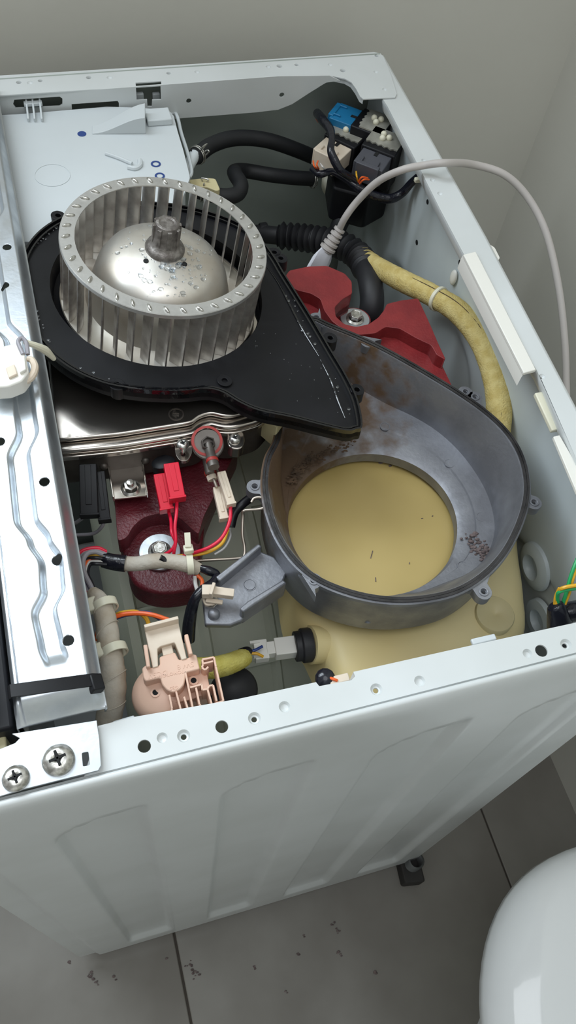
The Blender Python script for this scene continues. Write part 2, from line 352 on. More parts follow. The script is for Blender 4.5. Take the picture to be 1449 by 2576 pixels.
obj('latch_post', m, 'white', cab, bev=.001)
# rear rim
fo = WP([(960, 138), (1108, 399), (1217, 594), (1449, 1036), (1600, 1330), (1720, 1560)], .8385)
fi = WP([(1640, 1540), (1449, 1152), (1350, 931), (1165, 636), (1108, 528), (1051, 414), (1010, 336), (975, 268), (962, 248)], .8385)
holes = []; m = M()
for px, py, r in [(1066, 403, 7), (1088, 453, 8), (1107, 487, 8), (1364, 947, 8), (1275, 790, 3)]:
    c = P(px, py, .8385); rr = r * .0003; holes.append(circ(c, rr, 14)); m.lathe([(rr, 0), (rr * .7, -.0012), (rr * .2, -.0018)], (c.x, c.y, .8385), n=14)
holes = holes
m.prism(fo + fi, .8375, .8385, holes)
oo = [Vector((v.x, v.y, 0)) for v in fo]
m.loft([[Vector((v.x + dx, v.y, z)) for dx, z in ((0, .8385), (.0022, .8378), (.0035, .8355), (.004, .832), (.004, .03))] for v in fo], closed=False)
m.loft([[Vector((v.x, v.y, .838)), Vector((v.x - .0004, v.y, .8365)), Vector((v.x + .003, v.y, .826))] for v in fi], closed=False)
obj('rear_rail', m, 'enamel', cab, sm=50)
# rear panel seen from inside, with pressings
XR = .462
def rp(y, z):
    d = 0
    for (cy, cz, r, h) in ((.10, .60, .11, .006), (.33, .70, .055, .005), (.45, .66, .06, .006), (.22, .52, .14, .007)):
        q = math.hypot(y - cy, z - cz); d += h * (1 - sst(r - .012, r, q))
    return d
m = M(); m.loft([[Vector((XR + rp(.02 + .585 * i / 110, .25 + .575 * j / 110), .02 + .585 * i / 110, .25 + .575 * j / 110)) for i in range(111)] for j in range(111)], closed=False)
obj('rear_panel', m, 'enamel_in', cab, sm=60)
for (px, py, r) in ((1048, 610, .0025), (1157, 662, .003), (1075, 508, .0022)):
    c = PX(px, py, XR - .0003); obj('panel_hole_disc', M().lathe([(.00001, 0), (r, 0), (r, .001)], c, (1, 0, 0), 16), 'dark', cab)  # flat black disc painted as the dark of an opening, panel not pierced
c = PX(1345, 1425, XR - .001)
obj('pressed_boss', M().lathe([(.021, .001), (.020, -.0015), (.016, -.004), (.011, -.0045), (.009, -.002), (.008, .003), (.00001, .003)], c, (1, 0, 0), 32), 'enamel_in', cab)
c = PX(1360, 1560, XR - .001)
obj('pressed_boss', M().lathe([(.019, .001), (.018, -.003), (.010, -.004), (.008, .002), (.00001, .002)], c, (1, 0, 0), 32), 'enamel_in', cab)
# cabinet front sheet and base
m = M().box((.006, .31, .43), (.010, .59, .79)); m.box((.235, .31, .036), (.46, .60, .01)); obj('front_panel', m, 'enamel', cab, bev=.002)
# foot
fx, fy = .452, -.002
m = M().lathe([(.011, .036), (.011, .062)] , (fx + .012, .0, 0), n=16)
ft = obj('foot', M().prism(rounded([(.447, -.026), (.476, -.031), (.480, .012), (.451, .016)], .004), 0, .030), 'foot', cab, bev=.002)
m = M()
for i in range(9): m.lathe([(.009, .030 + i * .003), (.0115, .0315 + i * .003), (.009, .033 + i * .003)], (.466, -.004, 0), n=16)
obj('foot_thread', m, 'thread', ft)
for (x, y) in ((.03, .03), (.03, .59), (.44, .59)): obj('foot', M().lathe([(.00001, 0), (.02, 0), (.02, .02), (.011, .022), (.011, .036)], (x, y, 0), n=20), 'foot', cab)
# ================================================================== galvanised cross member at the front
bar = thing('front_cross_beam', 'galvanised steel cross beam with a zigzag pressed groove along the left edge of the open cabinet', 'metal beam', (.09, .3, .84))
x0, x1 = .040, .1125
def zig(y):
    pts = [(-.1, .092), (.062, .092), (.075, .090), (.094, .089), (.108, .0955), (.125, .0965), (.140, .092), (.156, .0865), (.200, .0875), (.220, .095), (.295, .0955), (.315, .088), (.41, .088), (.43, .096), (.70, .096)]
    for i in range(len(pts) - 1):
        if pts[i][0] <= y <= pts[i + 1][0]:
            t = (y - pts[i][0]) / (pts[i + 1][0] - pts[i][0]); return pts[i][1] + (pts[i + 1][1] - pts[i][1]) * (t * t * (3 - 2 * t))
    return .09
def bz(x, y):
    z = .8555
    z -= .010 * sst(x1 - .007, x1, x) + .0035 * (1 - sst(.070, .0715, x)) + .012 * (1 - sst(.064, .069, x))
    c = zig(y); q = abs(x - c); z -= .0042 * (1 - sst(.0035, .0072, q)) * sst(.060, .072, y)
    e = sst(.036, .050, y); z += .002 * sst(.034, .040, y) * (1 - sst(.043, .052, y)) 
    return .8425 + (z - .8425) * e if z > .8425 or y < .06 else z
m = M(); NX, NY = 130, 560
m.loft([[Vector((.066 + (x1 - .066) * i / NX, .0375 + (.60 - .0375) * (j / NY), bz(.066 + (x1 - .066) * i / NX, .0375 + (.60 - .0375) * (j / NY)))) for i in range(NX + 1)] for j in range(NY + 1)], closed=False)
m.loft([[Vector((x1, y, .8455 if y > .05 else .843)), Vector((x1 - .001, y, .838 if y > .05 else .838))] for y in (.0375, .05, .0501, .60)], closed=False)
m.loft([[Vector((.066, y, bz(.066, y))), Vector((.0655, y, .80))] for y in (.0375, .05, .06, .60)], closed=False)
beam = obj('beam', m, 'galv', bar, sm=45)
def cutter(c, r, h=.03): return M().lathe([(.00001, -h), (r, -h), (r, h), (.00001, h)], c, n=20)
cu = M()
for px, py in ((18, 623), (12, 718), (0, 1112), (112, 1213), (142, 1402), (172, 1612)):
    c = P(px, py, .855); cu.lathe([(.00001, -.02), (.0031, -.02), (.0031, .02), (.00001, .02)], c, n=20)
def cut(o, m_):
    c = obj('cut', m_, 'dark'); c.location = ORI[c.name]; bpy.context.view_layer.update()
    md = o.modifiers.new('b', 'BOOLEAN'); md.operation = 'DIFFERENCE'; md.object = c; md.solver = 'EXACT'
    bpy.context.view_layer.update(); dg = bpy.context.evaluated_depsgraph_get(); me = bpy.data.meshes.new_from_object(o.evaluated_get(dg)); o.modifiers.clear(); o.data = me
    me2 = c.data; bpy.data.objects.remove(c)
so = beam.modifiers.new('s', 'SOLIDIFY'); so.thickness = .001; so.offset = -1
cut(beam, cu)
# end tab lying on the near flange
tab = WP([(30, 1846), (243, 1812), (250, 1860), (254, 1925), (247, 1938), (60, 1985), (0, 2003), (-60, 2016), (-60, 1890), (0, 1884), (38, 1869), (50, 1857)], .8425)
m = M().prism(tab, .8410, .8425, [rounded(WP([(206, 1894), (222, 1891), (226, 1924), (209, 1928)], .8425), .0006, 3)])
obj('end_tab', m, 'galv', bar, bev=.0006)
def pan_screw(px, py, z, r, label, parent=None, ax=(0, 0, 1), rot=.2, group=None, name='pan_head_screw', h=None):
    c = P(px, py, z); h = h or r * .5; t = thing(name, label, 'screw', c, group)
    prof = [(r, 0), (r * .985, h * .3), (r * .86, h * .66), (r * .6, h * .92), (r * .42, h), (r * .3, h * .96)]
    obj('head', M().lathe([(r * .3, -h)] + prof + [(.0001, h * .5)], c, ax, 32, cap0=True), 'zinc', t, sm=50)
    mm = M()
    for a in (0, PI / 2): 
        R = Matrix.Rotation(a + rot, 3, 'Z'); mm.box(c + Vector((0, 0, h * .86)), (r * 1.05, r * .2, h * .32), R)
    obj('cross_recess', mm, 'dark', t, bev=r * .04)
    return t
pan_screw(147, 1912, .8428, .0083, 'larger domed cross head screw on the beam end tab, right of the smaller one')
pan_screw(40, 1958, .8428, .0068, 'smaller domed cross head screw at the lower left corner of the beam end tab')
# black strap round the beam
m = M(); a = P(27, 1745, .8535); b = P(238, 1716, .8535); pts = [a + Vector((-.001, 0, -.02)), a + Vector((-.0012, 0, .002)), a + Vector((.0006, 0, .0042)), b + Vector((0, 0, .0042)), b + Vector((.0035, 0, .0015)), b + Vector((.0035, 0, -.02))]
m.loft([[p + Vector((0, dy, dz)) for dy, dz in ((-.0034, 0), (.0034, 0), (.0034, -.0012), (-.0034, -.0012))] for p in pts], True, True)
st = thing('black_cable_tie', 'wide black cable tie strapped around the beam near its lower end', 'cable tie', (a + b) / 2)
obj('strap', m, 'black', st, sm=40)
obj('tie_head', M().bar(P(226, 1722, .856), P(256, 1718, .853), .009, .006), 'black', st, bev=.0008)
# control module behind the front panel at the frame edge
m = M().box((.040, .13, .80), (.044, .17, .05)); m.box((.035, .10, .832), (.034, .09, .016)); m.box((.045, .20, .83), (.03, .08, .012))
obj('control_module', m, 'black', bev=.002, label='black plastic control housing left of the cross beam, cut by the left frame edge', cat='housing')
m = M().box((.050, .048, .80), (.012, .02, .03)); obj('ivory_bracket', m, 'yellow2', bev=.001, label='small ivory plastic bracket between the black housing and the beam', cat='bracket')

# ================================================================== tub
tub = thing('washer_tub', 'grey green plastic outer tub lying in the cabinet under all the components', 'tub', (.26, .31, .2))
tc_ = (.0, .31, .435)
prof = [(.00001, .120), (.20, .120), (.232, .124), (.248, .130), (.256, .134), (.256, .142), (.248, .144)]
x = .144
while x < .37: prof += [(.247, x), (.247, x + .046), (.2505, x + .050), (.2505, x + .054)]; x += .056
prof += [(.247, .385), (.240, .395), (.20, .402), (.00001, .402)]
obj('tub_shell', M().lathe(prof, tc_, (1, 0, 0), 96), 'tub', tub, sm=40)
m = M()
for a in range(-3, 4):
    t = a * .27 + PI / 2; c = Vector((.26, .31 + .2495 * math.cos(t), .435 + .2495 * math.sin(t))); R = Matrix.Rotation(t - PI / 2, 3, 'X'); m.box(c, (.24, .0022, .004), R)
obj('tub_ribs', m, 'tub', tub)

# ================================================================== yellowed duct under the fan housing
cH = P(945, 1310, .745)
yo = WP([(724, 1400), (728, 1460), (745, 1560), (790, 1610), (830, 1690), (900, 1800), (1180, 1700), (1318, 1600), (1325, 1500), (1312, 1400), (1290, 1250), (1200, 1060), (1000, 990), (820, 1040), (730, 1200)], .715)
yo = [Vector(v) for v in catmull([Vector((v.x, v.y, 0)) for v in yo], [0] * len(yo), 6, closed=True)[0]]
yr = resample(yo, 96, cH)
def at_z(l, z): return [Vector((v.x, v.y, z)) for v in l]
duct = thing('air_duct', 'yellowed plastic air duct under the fan housing, its pale disc showing through the round opening', 'duct', (cH.x, cH.y, .68))
m = M(); m.loft([at_z(inset(yr, -.006), .680), at_z(inset(yr, -.003), .694), at_z(yr, .706)] + [at_z([v.lerp(Vector((cH.x, cH.y, 0)), k) for v in yr], z) for k, z in ((.015, .712), (.05, .718), (.11, .7225), (.20, .7255), (.32, .7268), (.6, .7270), (.99, .7270))], cap1=True)
obj('duct_body', m, 'yellow', duct, sm=60)
hp = WP(ellpx(938, 1321, 225, 190, .15, 64), .728); hp = [Vector((v.x, v.y, 0)) for v in hp]
m = M(); m.loft([at_z(hp, .715), at_z(hp, .7275), at_z(inset(hp, .004), .7285)], cap1=True)
obj('duct_disc', m, 'yellowd', duct, sm=30)
a = P(866, 1616, .704); b = P(778, 1622, .712)
m = M().lathe([(.0001, -.034), (.009, -.032), (.015, -.026), (.0180, -.017), (.0185, -.008), (.0165, .003), (.0150, .012), (.0143, (b - a).length)], a, (b - a).normalized(), 36, cap1=True)
obj('sensor_neck', m, 'yellow', duct, sm=60)
c = P(1245, 1545, .7275)
obj('round_pad', M().lathe([(.0150, -.01), (.0150, .0), (.0142, .0012), (.004, .0014), (.002, .0002), (.00001, .0)], c, n=40), 'yellow2', duct)
# lint bits on the pale disc
m = M()
for px, py, l, an in ((935, 1395, .0035, 1.0), (945, 1458, .0018, 1.3), (1062, 1304, .0008, 0), (1088, 1298, .0006, .3), (1030, 1417, .0008, 1), (1136, 1408, .0006, 0)):
    c = P(px, py, .7288); m.bar(c - Vector((math.cos(an), math.sin(an), 0)) * l, c + Vector((math.cos(an), math.sin(an), .0)) * l, .0006, .0004)
random.seed(9)
for i in range(60):
    t = random.uniform(.08, .95); px = 930 + 225 * t; py = 1152 + 75 * t * t + random.gauss(0, 5) ; c = P(px, py + 2, .729)
    m.ball(c, random.uniform(.0004, .0014), (1.6, 1, .5), 6)
obj('lint_bits', m, 'lint', kind='stuff', label='dark lint specks scattered on the pale disc inside the fan housing', cat='lint')

# ================================================================== fan housing
Z1, Z0 = .790, .746
po = [(690, 1088), (664, 1150), (655, 1210), (661, 1270), (681, 1335), (708, 1385), (745, 1430), (795, 1468), (860, 1496), (930, 1514), (1000, 1521), (1070, 1517), (1140, 1502), (1195, 1476), (1245, 1436), (1285, 1386), (1315, 1325), (1333, 1265), (1335, 1210), (1323, 1155), (1298, 1105), (1262, 1062), (1215, 1022), (1160, 984), (1100, 947), (1030, 906), (960, 868), (890, 836), (830, 812), (790, 795), (735, 800), (700, 850), (690, 960)]
po = catmull([Vector((p.x, p.y, 0)) for p in WP(po, Z1)], [0] * len(po), 5, closed=True)[0]
NV = 160; LO = resample(po, NV, cH); LI = inset(LO, .0063)
# floor outer edge
pf = [(712, 1240), (722, 1300), (742, 1350), (775, 1400), (830, 1450), (900, 1482), (975, 1495), (1050, 1490), (1120, 1465), (1180, 1440), (1222, 1400), (1243, 1345), (1240, 1290), (1222, 1235), (1190, 1180), (1150, 1130), (1100, 1085), (1040, 1048), (970, 1015), (900, 975), (850, 940), (800, 900), (760, 930), (735, 1010), (715, 1100), (706, 1180)]
pf = catmull([Vector((p.x, p.y, 0)) for p in WP(pf, Z0)], [0] * len(pf), 5, closed=True)[0]
LF = resample(pf, NV, cH)
LF = [(f if (f - Vector((cH.x, cH.y, 0))).length < (i - Vector((cH.x, cH.y, 0))).length - .001 else i + (Vector((cH.x, cH.y, 0)) - i).normalized() * .001) for f, i in zip(LF, LI)]
HL = resample([Vector((p.x, p.y, 0)) for p in WP(ellpx(938, 1321, 214, 180, .15, 90), Z0 - .003)], NV, cH)
LF = [(f if (f - Vector((cH.x, cH.y, 0))).length > (h - Vector((cH.x, cH.y, 0))).length + .0015 else h + (h - Vector((cH.x, cH.y, 0))).normalized() * .0015) for f, h in zip(LF, HL)]
HM = [h.lerp(f, .50) for h, f in zip(HL, LF)]
fan = thing('fan_housing', 'grey cast aluminium spiral fan housing with round opening, brown stained inside', 'fan housing', (cH.x, cH.y, .73))
m = M(); m.loft([at_z(HL, Z0 - .014), at_z(inset(LO, .006), Z0 - .010), at_z(inset(LO, .0035), Z0 - .004), at_z(inset(LO, .0022), Z1 - .008), at_z(inset(LO, .0018), Z1 - .005), at_z(LO, Z1 - .004), at_z(LO, Z1 - .0005), at_z(inset(LO, .0007), Z1)])
m.loft([at_z(inset(LO, .0007), Z1), at_z(inset(LI, -.0005), Z1), at_z(LI, Z1 - .0008), at_z([i.lerp(f, .9) for i, f in zip(LI, LF)], Z0 + .003), at_z(LF, Z0), at_z(HM, Z0 - .0006)])
HM2 = [h.lerp(f, .47) for h, f in zip(HL, LF)]
m.loft([at_z(HM, Z0 - .0006), at_z(HM2, Z0 - .0018), at_z([h.lerp(f, .12) for h, f in zip(HL, LF)], Z0 - .0022), at_z(HL, Z0 - .0040), at_z(HL, Z0 - .014)])
obj('scroll_body', m, 'castin', fan, sm=32)
def band(a, b, z0, z1, fn=None): 
    m_ = M(); m_.loft([[Vector((v.x, v.y, z0)) for v in a], [Vector((v.x, v.y, z1)) for v in a], [Vector((v.x, v.y, z1)) for v in b], [Vector((v.x, v.y, z0)) for v in b], [Vector((v.x, v.y, z0)) for v in a]], fn=fn); return m_
m = band(inset(LO, .0013), inset(LO, .0030), Z1 - .001, Z1 + .0012); m2 = band(inset(LO, .0034), inset(LO, .0053), Z1 - .001, Z1 + .0009); m.add(m2.v, m2.f)
obj('gasket', m, 'gasket', fan, sm=30)
for px, py in ((1130, 1167), (968, 1075), (1210, 1302), (1163, 1425)):
    c = P(px, py, Z0 - .0015); obj('cast_mark', M().lathe([(.0042, -.001), (.0042, .0012), (.0036, .0012), (.0034, .0006), (.00001, .0006)], c, n=24), 'cast', fan, sm=30)
def lug(px, py, big=.0058):
    c = P(px, py, Z1); d = Vector((cH.x, cH.y, 0)) - Vector((c.x, c.y, 0))
    near = min(LO, key=lambda v: (v - Vector((c.x, c.y, 0))).length); ax = (near - Vector((c.x, c.y, 0))).normalized(); sd = Vector((-ax.y, ax.x, 0))
    out = []
    for i in range(13):
        t = -PI / 2 + PI * i / 12; out.append(Vector((c.x, c.y, 0)) - ax * math.cos(t) * big + sd * math.sin(t) * big)
    L = (near - Vector((c.x, c.y, 0))).length + .003
    out += [Vector((c.x, c.y, 0)) + ax * L * .5 + sd * big * 1.0, Vector((c.x, c.y, 0)) + ax * L + sd * big * 1.9, Vector((c.x, c.y, 0)) + ax * L - sd * big * 1.9, Vector((c.x, c.y, 0)) + ax * L * .5 - sd * big * 1.0]
    m_ = M().prism(out, Z1 - .009, Z1 - .001, [circ(c, .0021, 14)])
    for i in range(4): m_.lathe([(.0024, -.0015 - i * .0014), (.0018, -.0022 - i * .0014)], (c.x, c.y, Z1), n=14)
    m_.lathe([(.0021, -.001), (.0034, -.001), (.0034, -.0002), (.0022, -.0002), (.0021, -.001)], (c.x, c.y, Z1), n=18)
    obj('screw_lug', m_, 'cast', fan, bev=.0009, sm=40)
for p in ((641, 1222), (796, 797), (926, 858), (1172, 984), (1196, 997), (1345, 1262), (1218, 1487), (789, 1459)): lug(*p)
# side bracket of the housing
m = M(); zb = .762
pl = WP([(508, 1500), (545, 1462), (652, 1385), (690, 1400), (722, 1440), (705, 1478), (625, 1528), (610, 1560), (580, 1572), (516, 1571)], zb)
m.prism(pl, zb - .006, zb)
up = WP([(540, 1452), (650, 1366), (660, 1374), (553, 1462)], zb + .010); m.prism(up, zb - .006, zb + .010)
lo = WP([(712, 1457), (722, 1466), (640, 1520), (612, 1540), (602, 1531), (622, 1512)], zb + .010); m.prism(lo, zb - .010, zb + .010)
br = obj('side_bracket', m, 'cast', fan, bev=.0012, sm=40)
c = P(628, 1472, zb); obj('cast_mark', M().lathe([(.0046, -.001), (.0046, .0003), (.0042, .0003), (.0040, -.0001), (.0037, .0005), (.00001, .0005)], c, n=28), 'cast', br, sm=30)
c = P(538, 1547, zb); obj('locating_pin', M().lathe([(.0042, 0), (.0040, .002), (.003, .0045), (.00001, .005)], c, n=20), 'cast', br, sm=60)
c = P(530, 1512, zb); obj('bracket_bolt', M().lathe([(.0060, 0), (.0060, .001), (.004, .0012), (.004, .004), (.00001, .004)], c, n=6), 'zinc', br, bev=.0003)
c = P(925, 1560, .752); obj('locating_pin', M().ball(c, .003, n=10), 'cast', fan)
# lint clump and brown crust
m = M(); random.seed(3)
for i in range(90):
    t = random.random(); c = P(1180 + 55 * t + random.gauss(0, 9), 1350 + 60 * t + random.gauss(0, 9), Z0 - .001 + .002 * t); m.ball(c, random.uniform(.0005, .0018), (1.4, .9, .7), 6)
obj('lint_clump', m, 'lint', kind='stuff', label='greyish lint clump stuck on the right floor of the fan housing', cat='lint')
m = M()
for i in range(220):
    t = random.random(); c = P(735 + 150 * t * t + random.gauss(0, 7), 1215 - 100 * t + random.gauss(0, 8), Z0 + .002); m.ball(c, random.uniform(.0003, .0010), (1.8, 1.2, .5), 6)
obj('dirt_crust', m, 'brown', kind='stuff', label='brown crusted dirt on the left inner edge of the fan housing', cat='dirt')

# ================================================================== black fan cover, tilted
KX = -.12; ZC = .832
def tl(v): return Vector((v.x, v.y, v.z + ZC + KX * (v.x - .2)))
def PC(px, py, dz=0): return P(px, py, ZC + dz, KX, .2)
pc = [(46, 700), (52, 655), (70, 615), (100, 580), (145, 550), (210, 524), (270, 512), (340, 507), (430, 512), (520, 530), (600, 560), (655, 600), (690, 645), (712, 682), (736, 720), (786, 800), (835, 883), (872, 945), (900, 1005), (912, 1070), (896, 1080), (872, 1084), (808, 1070), (734, 1051), (652, 1034), (600, 1012), (560, 988), (520, 979), (460, 984), (400, 984), (330, 978), (260, 964), (190, 935), (130, 893), (88, 845), (62, 795), (48, 745)]
PCW = [PC(*p) for p in pc]
PCW = catmull([Vector((p.x, p.y, 0)) for p in PCW], [0] * len(PCW), 4, closed=True)[0]
cv = thing('fan_cover', 'wet black plastic fan cover lying upside down, its spout over the fan housing', 'fan cover', (.2, .36, .81))
WC = Vector((.2025, .354, 0)); wr = .0785
m = M().prism(PCW, -.012, -.0035, [circ(WC, wr, 64)], fn=tl)
m.loft([[tl(Vector((v.x, v.y, z))) for v in circ(WC, r, 64)] for r, z in ((wr, -.0035), (wr - .001, -.016), (wr - .004, -.0182), (.05, -.0182))], cap1=True)
m.loft([[tl(Vector((v.x, v.y, z))) for v in circ(WC, r, 64)] for r, z in ((wr, -.012), (wr + .001, -.020), (.05, -.0205))], cap1=True)
obj('cover_plate', m, 'black', cv, sm=35)
m = band(PCW, inset(PCW, .0014), -.008, .0005, fn=tl); obj('rim_lip', m, 'blackwet', cv, sm=35)
m = band(inset(PCW, .0030), inset(PCW, .0042), -.008, -.0008, fn=tl); obj('seal_ridge', m, 'blackwet', cv, sm=35)
for px, py in ((295, 972), (565, 962), (897, 985), (830, 855), (706, 655), (147, 548), (62, 800), (690, 640)):
    c = PC(px, py, -.004); cc = circ((0, 0), .0055, 18)
    m = M().prism([Vector((v.x + c.x, v.y + c.y, 0)) for v in cc], -.012, -.0015, [[Vector((v.x + c.x, v.y + c.y, 0)) for v in circ((0, 0), .0021, 14)]], fn=tl)
    obj('screw_tab', m, 'black', cv, bev=.0008)
# water beads and film left on the cover
m = M(); random.seed(12)
for i in range(70):
    t = random.random(); e = random.choice(((700, 672, 893, 1050), (700, 690, 880, 1078), (640, 1028, 870, 1082), (60, 690, 150, 905), (150, 905, 330, 970), (70, 640, 200, 530)))
    c = PC(e[0] + (e[2] - e[0]) * t - 6 + random.gauss(0, 2.5), e[1] + (e[3] - e[1]) * t, -.002); m.ball(c, random.uniform(.0003, .0009), (1.3, 1.3, .6), 6)
for i in range(30): m.ball(PC(random.uniform(640, 860), random.uniform(820, 1040), -.0033), random.uniform(.0002, .0004), (1, 1, .5), 6)
obj('water_droplets', m, 'drop', cv, kind='stuff')
m = M()
for a_ in ([(672, 672), (700, 712), (726, 762), (760, 828), (802, 896)], [(806, 905), (832, 958), (850, 1008), (868, 1052)]):
    m.tube([PC(x_, y_, -.0033) for x_, y_ in a_], [.0003] + [.0009] * (len(a_) - 2) + [.0003], 8, 6)
obj('water_film', m, 'blackwet', cv)

# ================================================================== impeller
IB = Vector((.2025, .354, .8168)); TI = Matrix.Translation(IB) @ Matrix.Rotation(math.radians(6.6), 4, 'Y')
fnI = lambda v: TI @ v
imp = thing('impeller_wheel', 'silver metal squirrel cage impeller with wet domed hub, standing in the black cover', 'impeller', IB)
RO, RI, HT = .0732, .0628, .0540
def I_(m_): r = M(); r.add(m_.v, m_.f, fnI); return r
obj('top_ring', I_(M().lathe([(RI, HT), (RI, HT + .0008), (RO - .0004, HT + .0009), (RO, HT + .0004), (RO + .0002, HT - .0022), (RO - .0004, HT - .0022), (RO - .0006, HT), (RI, HT)], n=96)), 'alu', imp, sm=30)
obj('back_plate', I_(M().lathe([(RO + .0004, .0022), (RO + .0004, 0), (.056, 0), (.0535, .003), (.0510, .016), (.0475, .0290), (.0425, .0375), (.035, .0430), (.024, .0465), (.012, .0485), (.012, .0470), (.024, .0450), (.034, .0415), (.041, .036), (.046, .028), (.0495, .016), (.052, .0045), (.055, .0012), (RO - .0004, .0010), (RO + .0004, .0022)], n=96)), 'hub', imp, sm=40)
bs = [(.0140, .0470), (.0143, .0500), (.0132, .0520), (.0118, .0530), (.0104, .0545), (.0092, .0600), (.0088, .0690), (.0080, .0712), (.0060, .0716), (.0052, .0708), (.00001, .0706)]
m = M().lathe(bs, n=32)
for i in range(8): 
    a_ = 2 * PI * i / 8; R = Matrix.Rotation(a_, 3, 'Z'); m.box(R @ Vector((.0092, 0, .0615)), (.0018, .0030, .0170), R)
obj('boss', I_(m), 'boss', imp, sm=40, bev=.0003)
NB = 38
def blade_mesh():
    m_ = M(); loops = []
    for j in range(2):
        pass
    sec = []
    for i in range(9):
        t = i / 8; r = RI + .0006 + (RO - RI - .0010) * t; a_ = .105 * math.sin(t * PI / 2) ; sec.append((r, a_))
    for side in (0, 1):
        for z in (.0012, HT):
            loops.append((side, z))
    th = .0005; l = []
    for (r, a_) in sec: l.append((r, a_ - th / r))
    for (r, a_) in reversed(sec): l.append((r, a_ + th / r))
    m_.loft([[Vector((r * math.cos(a_), r * math.sin(a_), z)) for r, a_ in l] for z in (.0012, HT)], True, True)
    return m_
def rivet_mesh():
    m_ = M()
    for t, s_ in ((.40, 1.0),):
        r = RI + (RO - RI) * .55; a_ = .055; c = Vector((r * math.cos(a_), r * math.sin(a_), HT + .0009))
        n = 8; loops = []
        for k in range(5):
            ph = (PI / 2) * k / 4; loops.append([c + Matrix.Rotation(a_ + .55, 3, 'Z') @ Vector((.0036 * math.cos(ph) * math.cos(2 * PI * i / n), .0014 * math.cos(ph) * math.sin(2 * PI * i / n), .0017 * math.sin(ph))) for i in range(n)])
        m_.loft(loops)
    return m_
OI = ORI[imp.name]
for nm, mm, mt_ in (('blade', blade_mesh(), 'blade'), ('rivet', rivet_mesh(), 'zinc')):
    me = bpy.data.meshes.new(nm); me.from_pydata([tuple(v) for v in mm.v], [], mm.f); me.materials.append(MT[mt_])
    bm = bmesh.new(); bm.from_mesh(me); bmesh.ops.remove_doubles(bm, verts=bm.verts, dist=1e-6); bmesh.ops.recalc_face_normals(bm, faces=bm.faces); bm.to_mesh(me); bm.free()
    for p in me.polygons: p.use_smooth = True
    me.set_sharp_from_angle(angle=.7)
    for i in range(NB):
        o = bpy.data.objects.new(nm, me); COL.objects.link(o); o.parent = imp
        o.matrix_local = Matrix.Translation(-OI) @ TI @ Matrix.Rotation(2 * PI * i / NB, 4, 'Z')
m = M(); random.seed(21)
for i in range(190):
    r = random.uniform(.012, .042); a_ = random.uniform(0, 2 * PI) if i > 90 else random.gauss(-1.3, .5); z = .0485 - .0055 * ((r - .012) / .023) ** 2.0 if r < .036 else .0425 - (r - .036) * .9
    m.ball((r * math.cos(a_), r * math.sin(a_), z), random.choice((.0003, .0005, .0007, .0009, .0016)), (1.3, 1.0, .5), 8)
obj('water_droplets', I_(m), 'drop', imp, kind='stuff')
for a_ in (3.75, 5.35):
    m = M().lathe([(.00001, .0001), (.0019, .0001), (.0019, -.0006)], (.0190 * math.cos(a_), .0190 * math.sin(a_), .0478), (math.cos(a_) * .25, math.sin(a_) * .25, 1), 20)
    obj('hub_hole_disc', I_(m), 'dark', imp)  # black disc insert gives the hole's shade by colour, dome stays closed
# ================================================================== detergent drawer housing
zd = .824
dr = thing('drawer_housing', 'white plastic detergent drawer housing in the far left corner with blue ink marks', 'drawer housing', (.19, .53, .74))
do = rounded(WP([(-20, 290), (45, 287), (268, 268), (345, 270), (424, 277), (437, 291), (447, 330), (462, 380), (474, 428), (478, 447), (452, 520), (440, 606), (55, 608), (-5, 310)], zd), .0015, 3)
obj('lid', M().prism(do, zd - .004, zd), 'white', dr, bev=.0008)
di = inset(do, .004); obj('tray', M().prism(di, zd - .085, zd - .004), 'white', dr)
rim = WP([(425, 284), (444, 288), (456, 335), (472, 385), (482, 430), (476, 447)], zd - .010)
obj('edge_rim', M().tube(rim, .0016, 8, 4), 'white', dr)
# wedge
q0 = P(232, 338, zd); q1 = P(367, 337, zd); q2 = P(367, 300, zd); q3 = P(232, 318, zd)
m = M(); n = 10; top = []; bot = []
loops = []
for i in range(n + 1):
    t = i / n; a_ = q0.lerp(q1, t); b_ = q3.lerp(q2, t); h = .0145 * (t * t * (3 - 2 * t)) + .0008; u = Vector((0, 0, h)); loops.append([a_, b_, b_ + u, a_ + u])
m.loft(loops, True, True); obj('wedge', m, 'white', dr, bev=.0006)
m = M().box(P(398, 294, zd + .003), (.022, .018, .006)); obj('raised_pad', m, 'white', dr, bev=.001)
for px in (66, 82, 100):
    obj('snap_rib', M().bar(P(px, 252, zd + .006), P(px + 6, 305, zd + .001), .0016, .006), 'white', dr, bev=.0003)
obj('snap_tab', M().bar(P(60, 262, zd + .006), P(106, 259, zd + .006), .0045, .003), 'white', dr, bev=.0004)
m = M().tube([P(266, 386, zd + .0012), P(300, 398, zd + .0012), P(332, 412, zd + .0012)], .0017, 8, 3); m.tube([P(352, 403, zd + .001), P(352, 416, zd + .001), P(340, 424, zd + .001), P(322, 421, zd + .001)], .0022, 8, 5)
obj('hook_rib', m, 'white', dr)
m = M().tube([P(296, 828 - 430, zd)] * 0 + [P(294, 828 - 428, zd + .001), P(318, 392, zd + .001)], .001, 8, 3) if False else M().tube([P(300, 480, zd + .001), P(320, 474, zd + .001), P(345, 464, zd + .001)], .002, 8, 4)
obj('hook_rib', m, 'white', dr)
c = P(132, 441, zd); obj('moulded_circle', M().lathe([(.0145, -.0004), (.0145, .0004), (.0139, .0004), (.0139, -.0004)], c, n=48), 'white', dr, sm=30)
c = P(206, 337, zd); obj('blue_dot', M().lathe([(.0038, -.0002), (.0038, .0002), (.00001, .0002)], c, n=24), 'ink', dr)
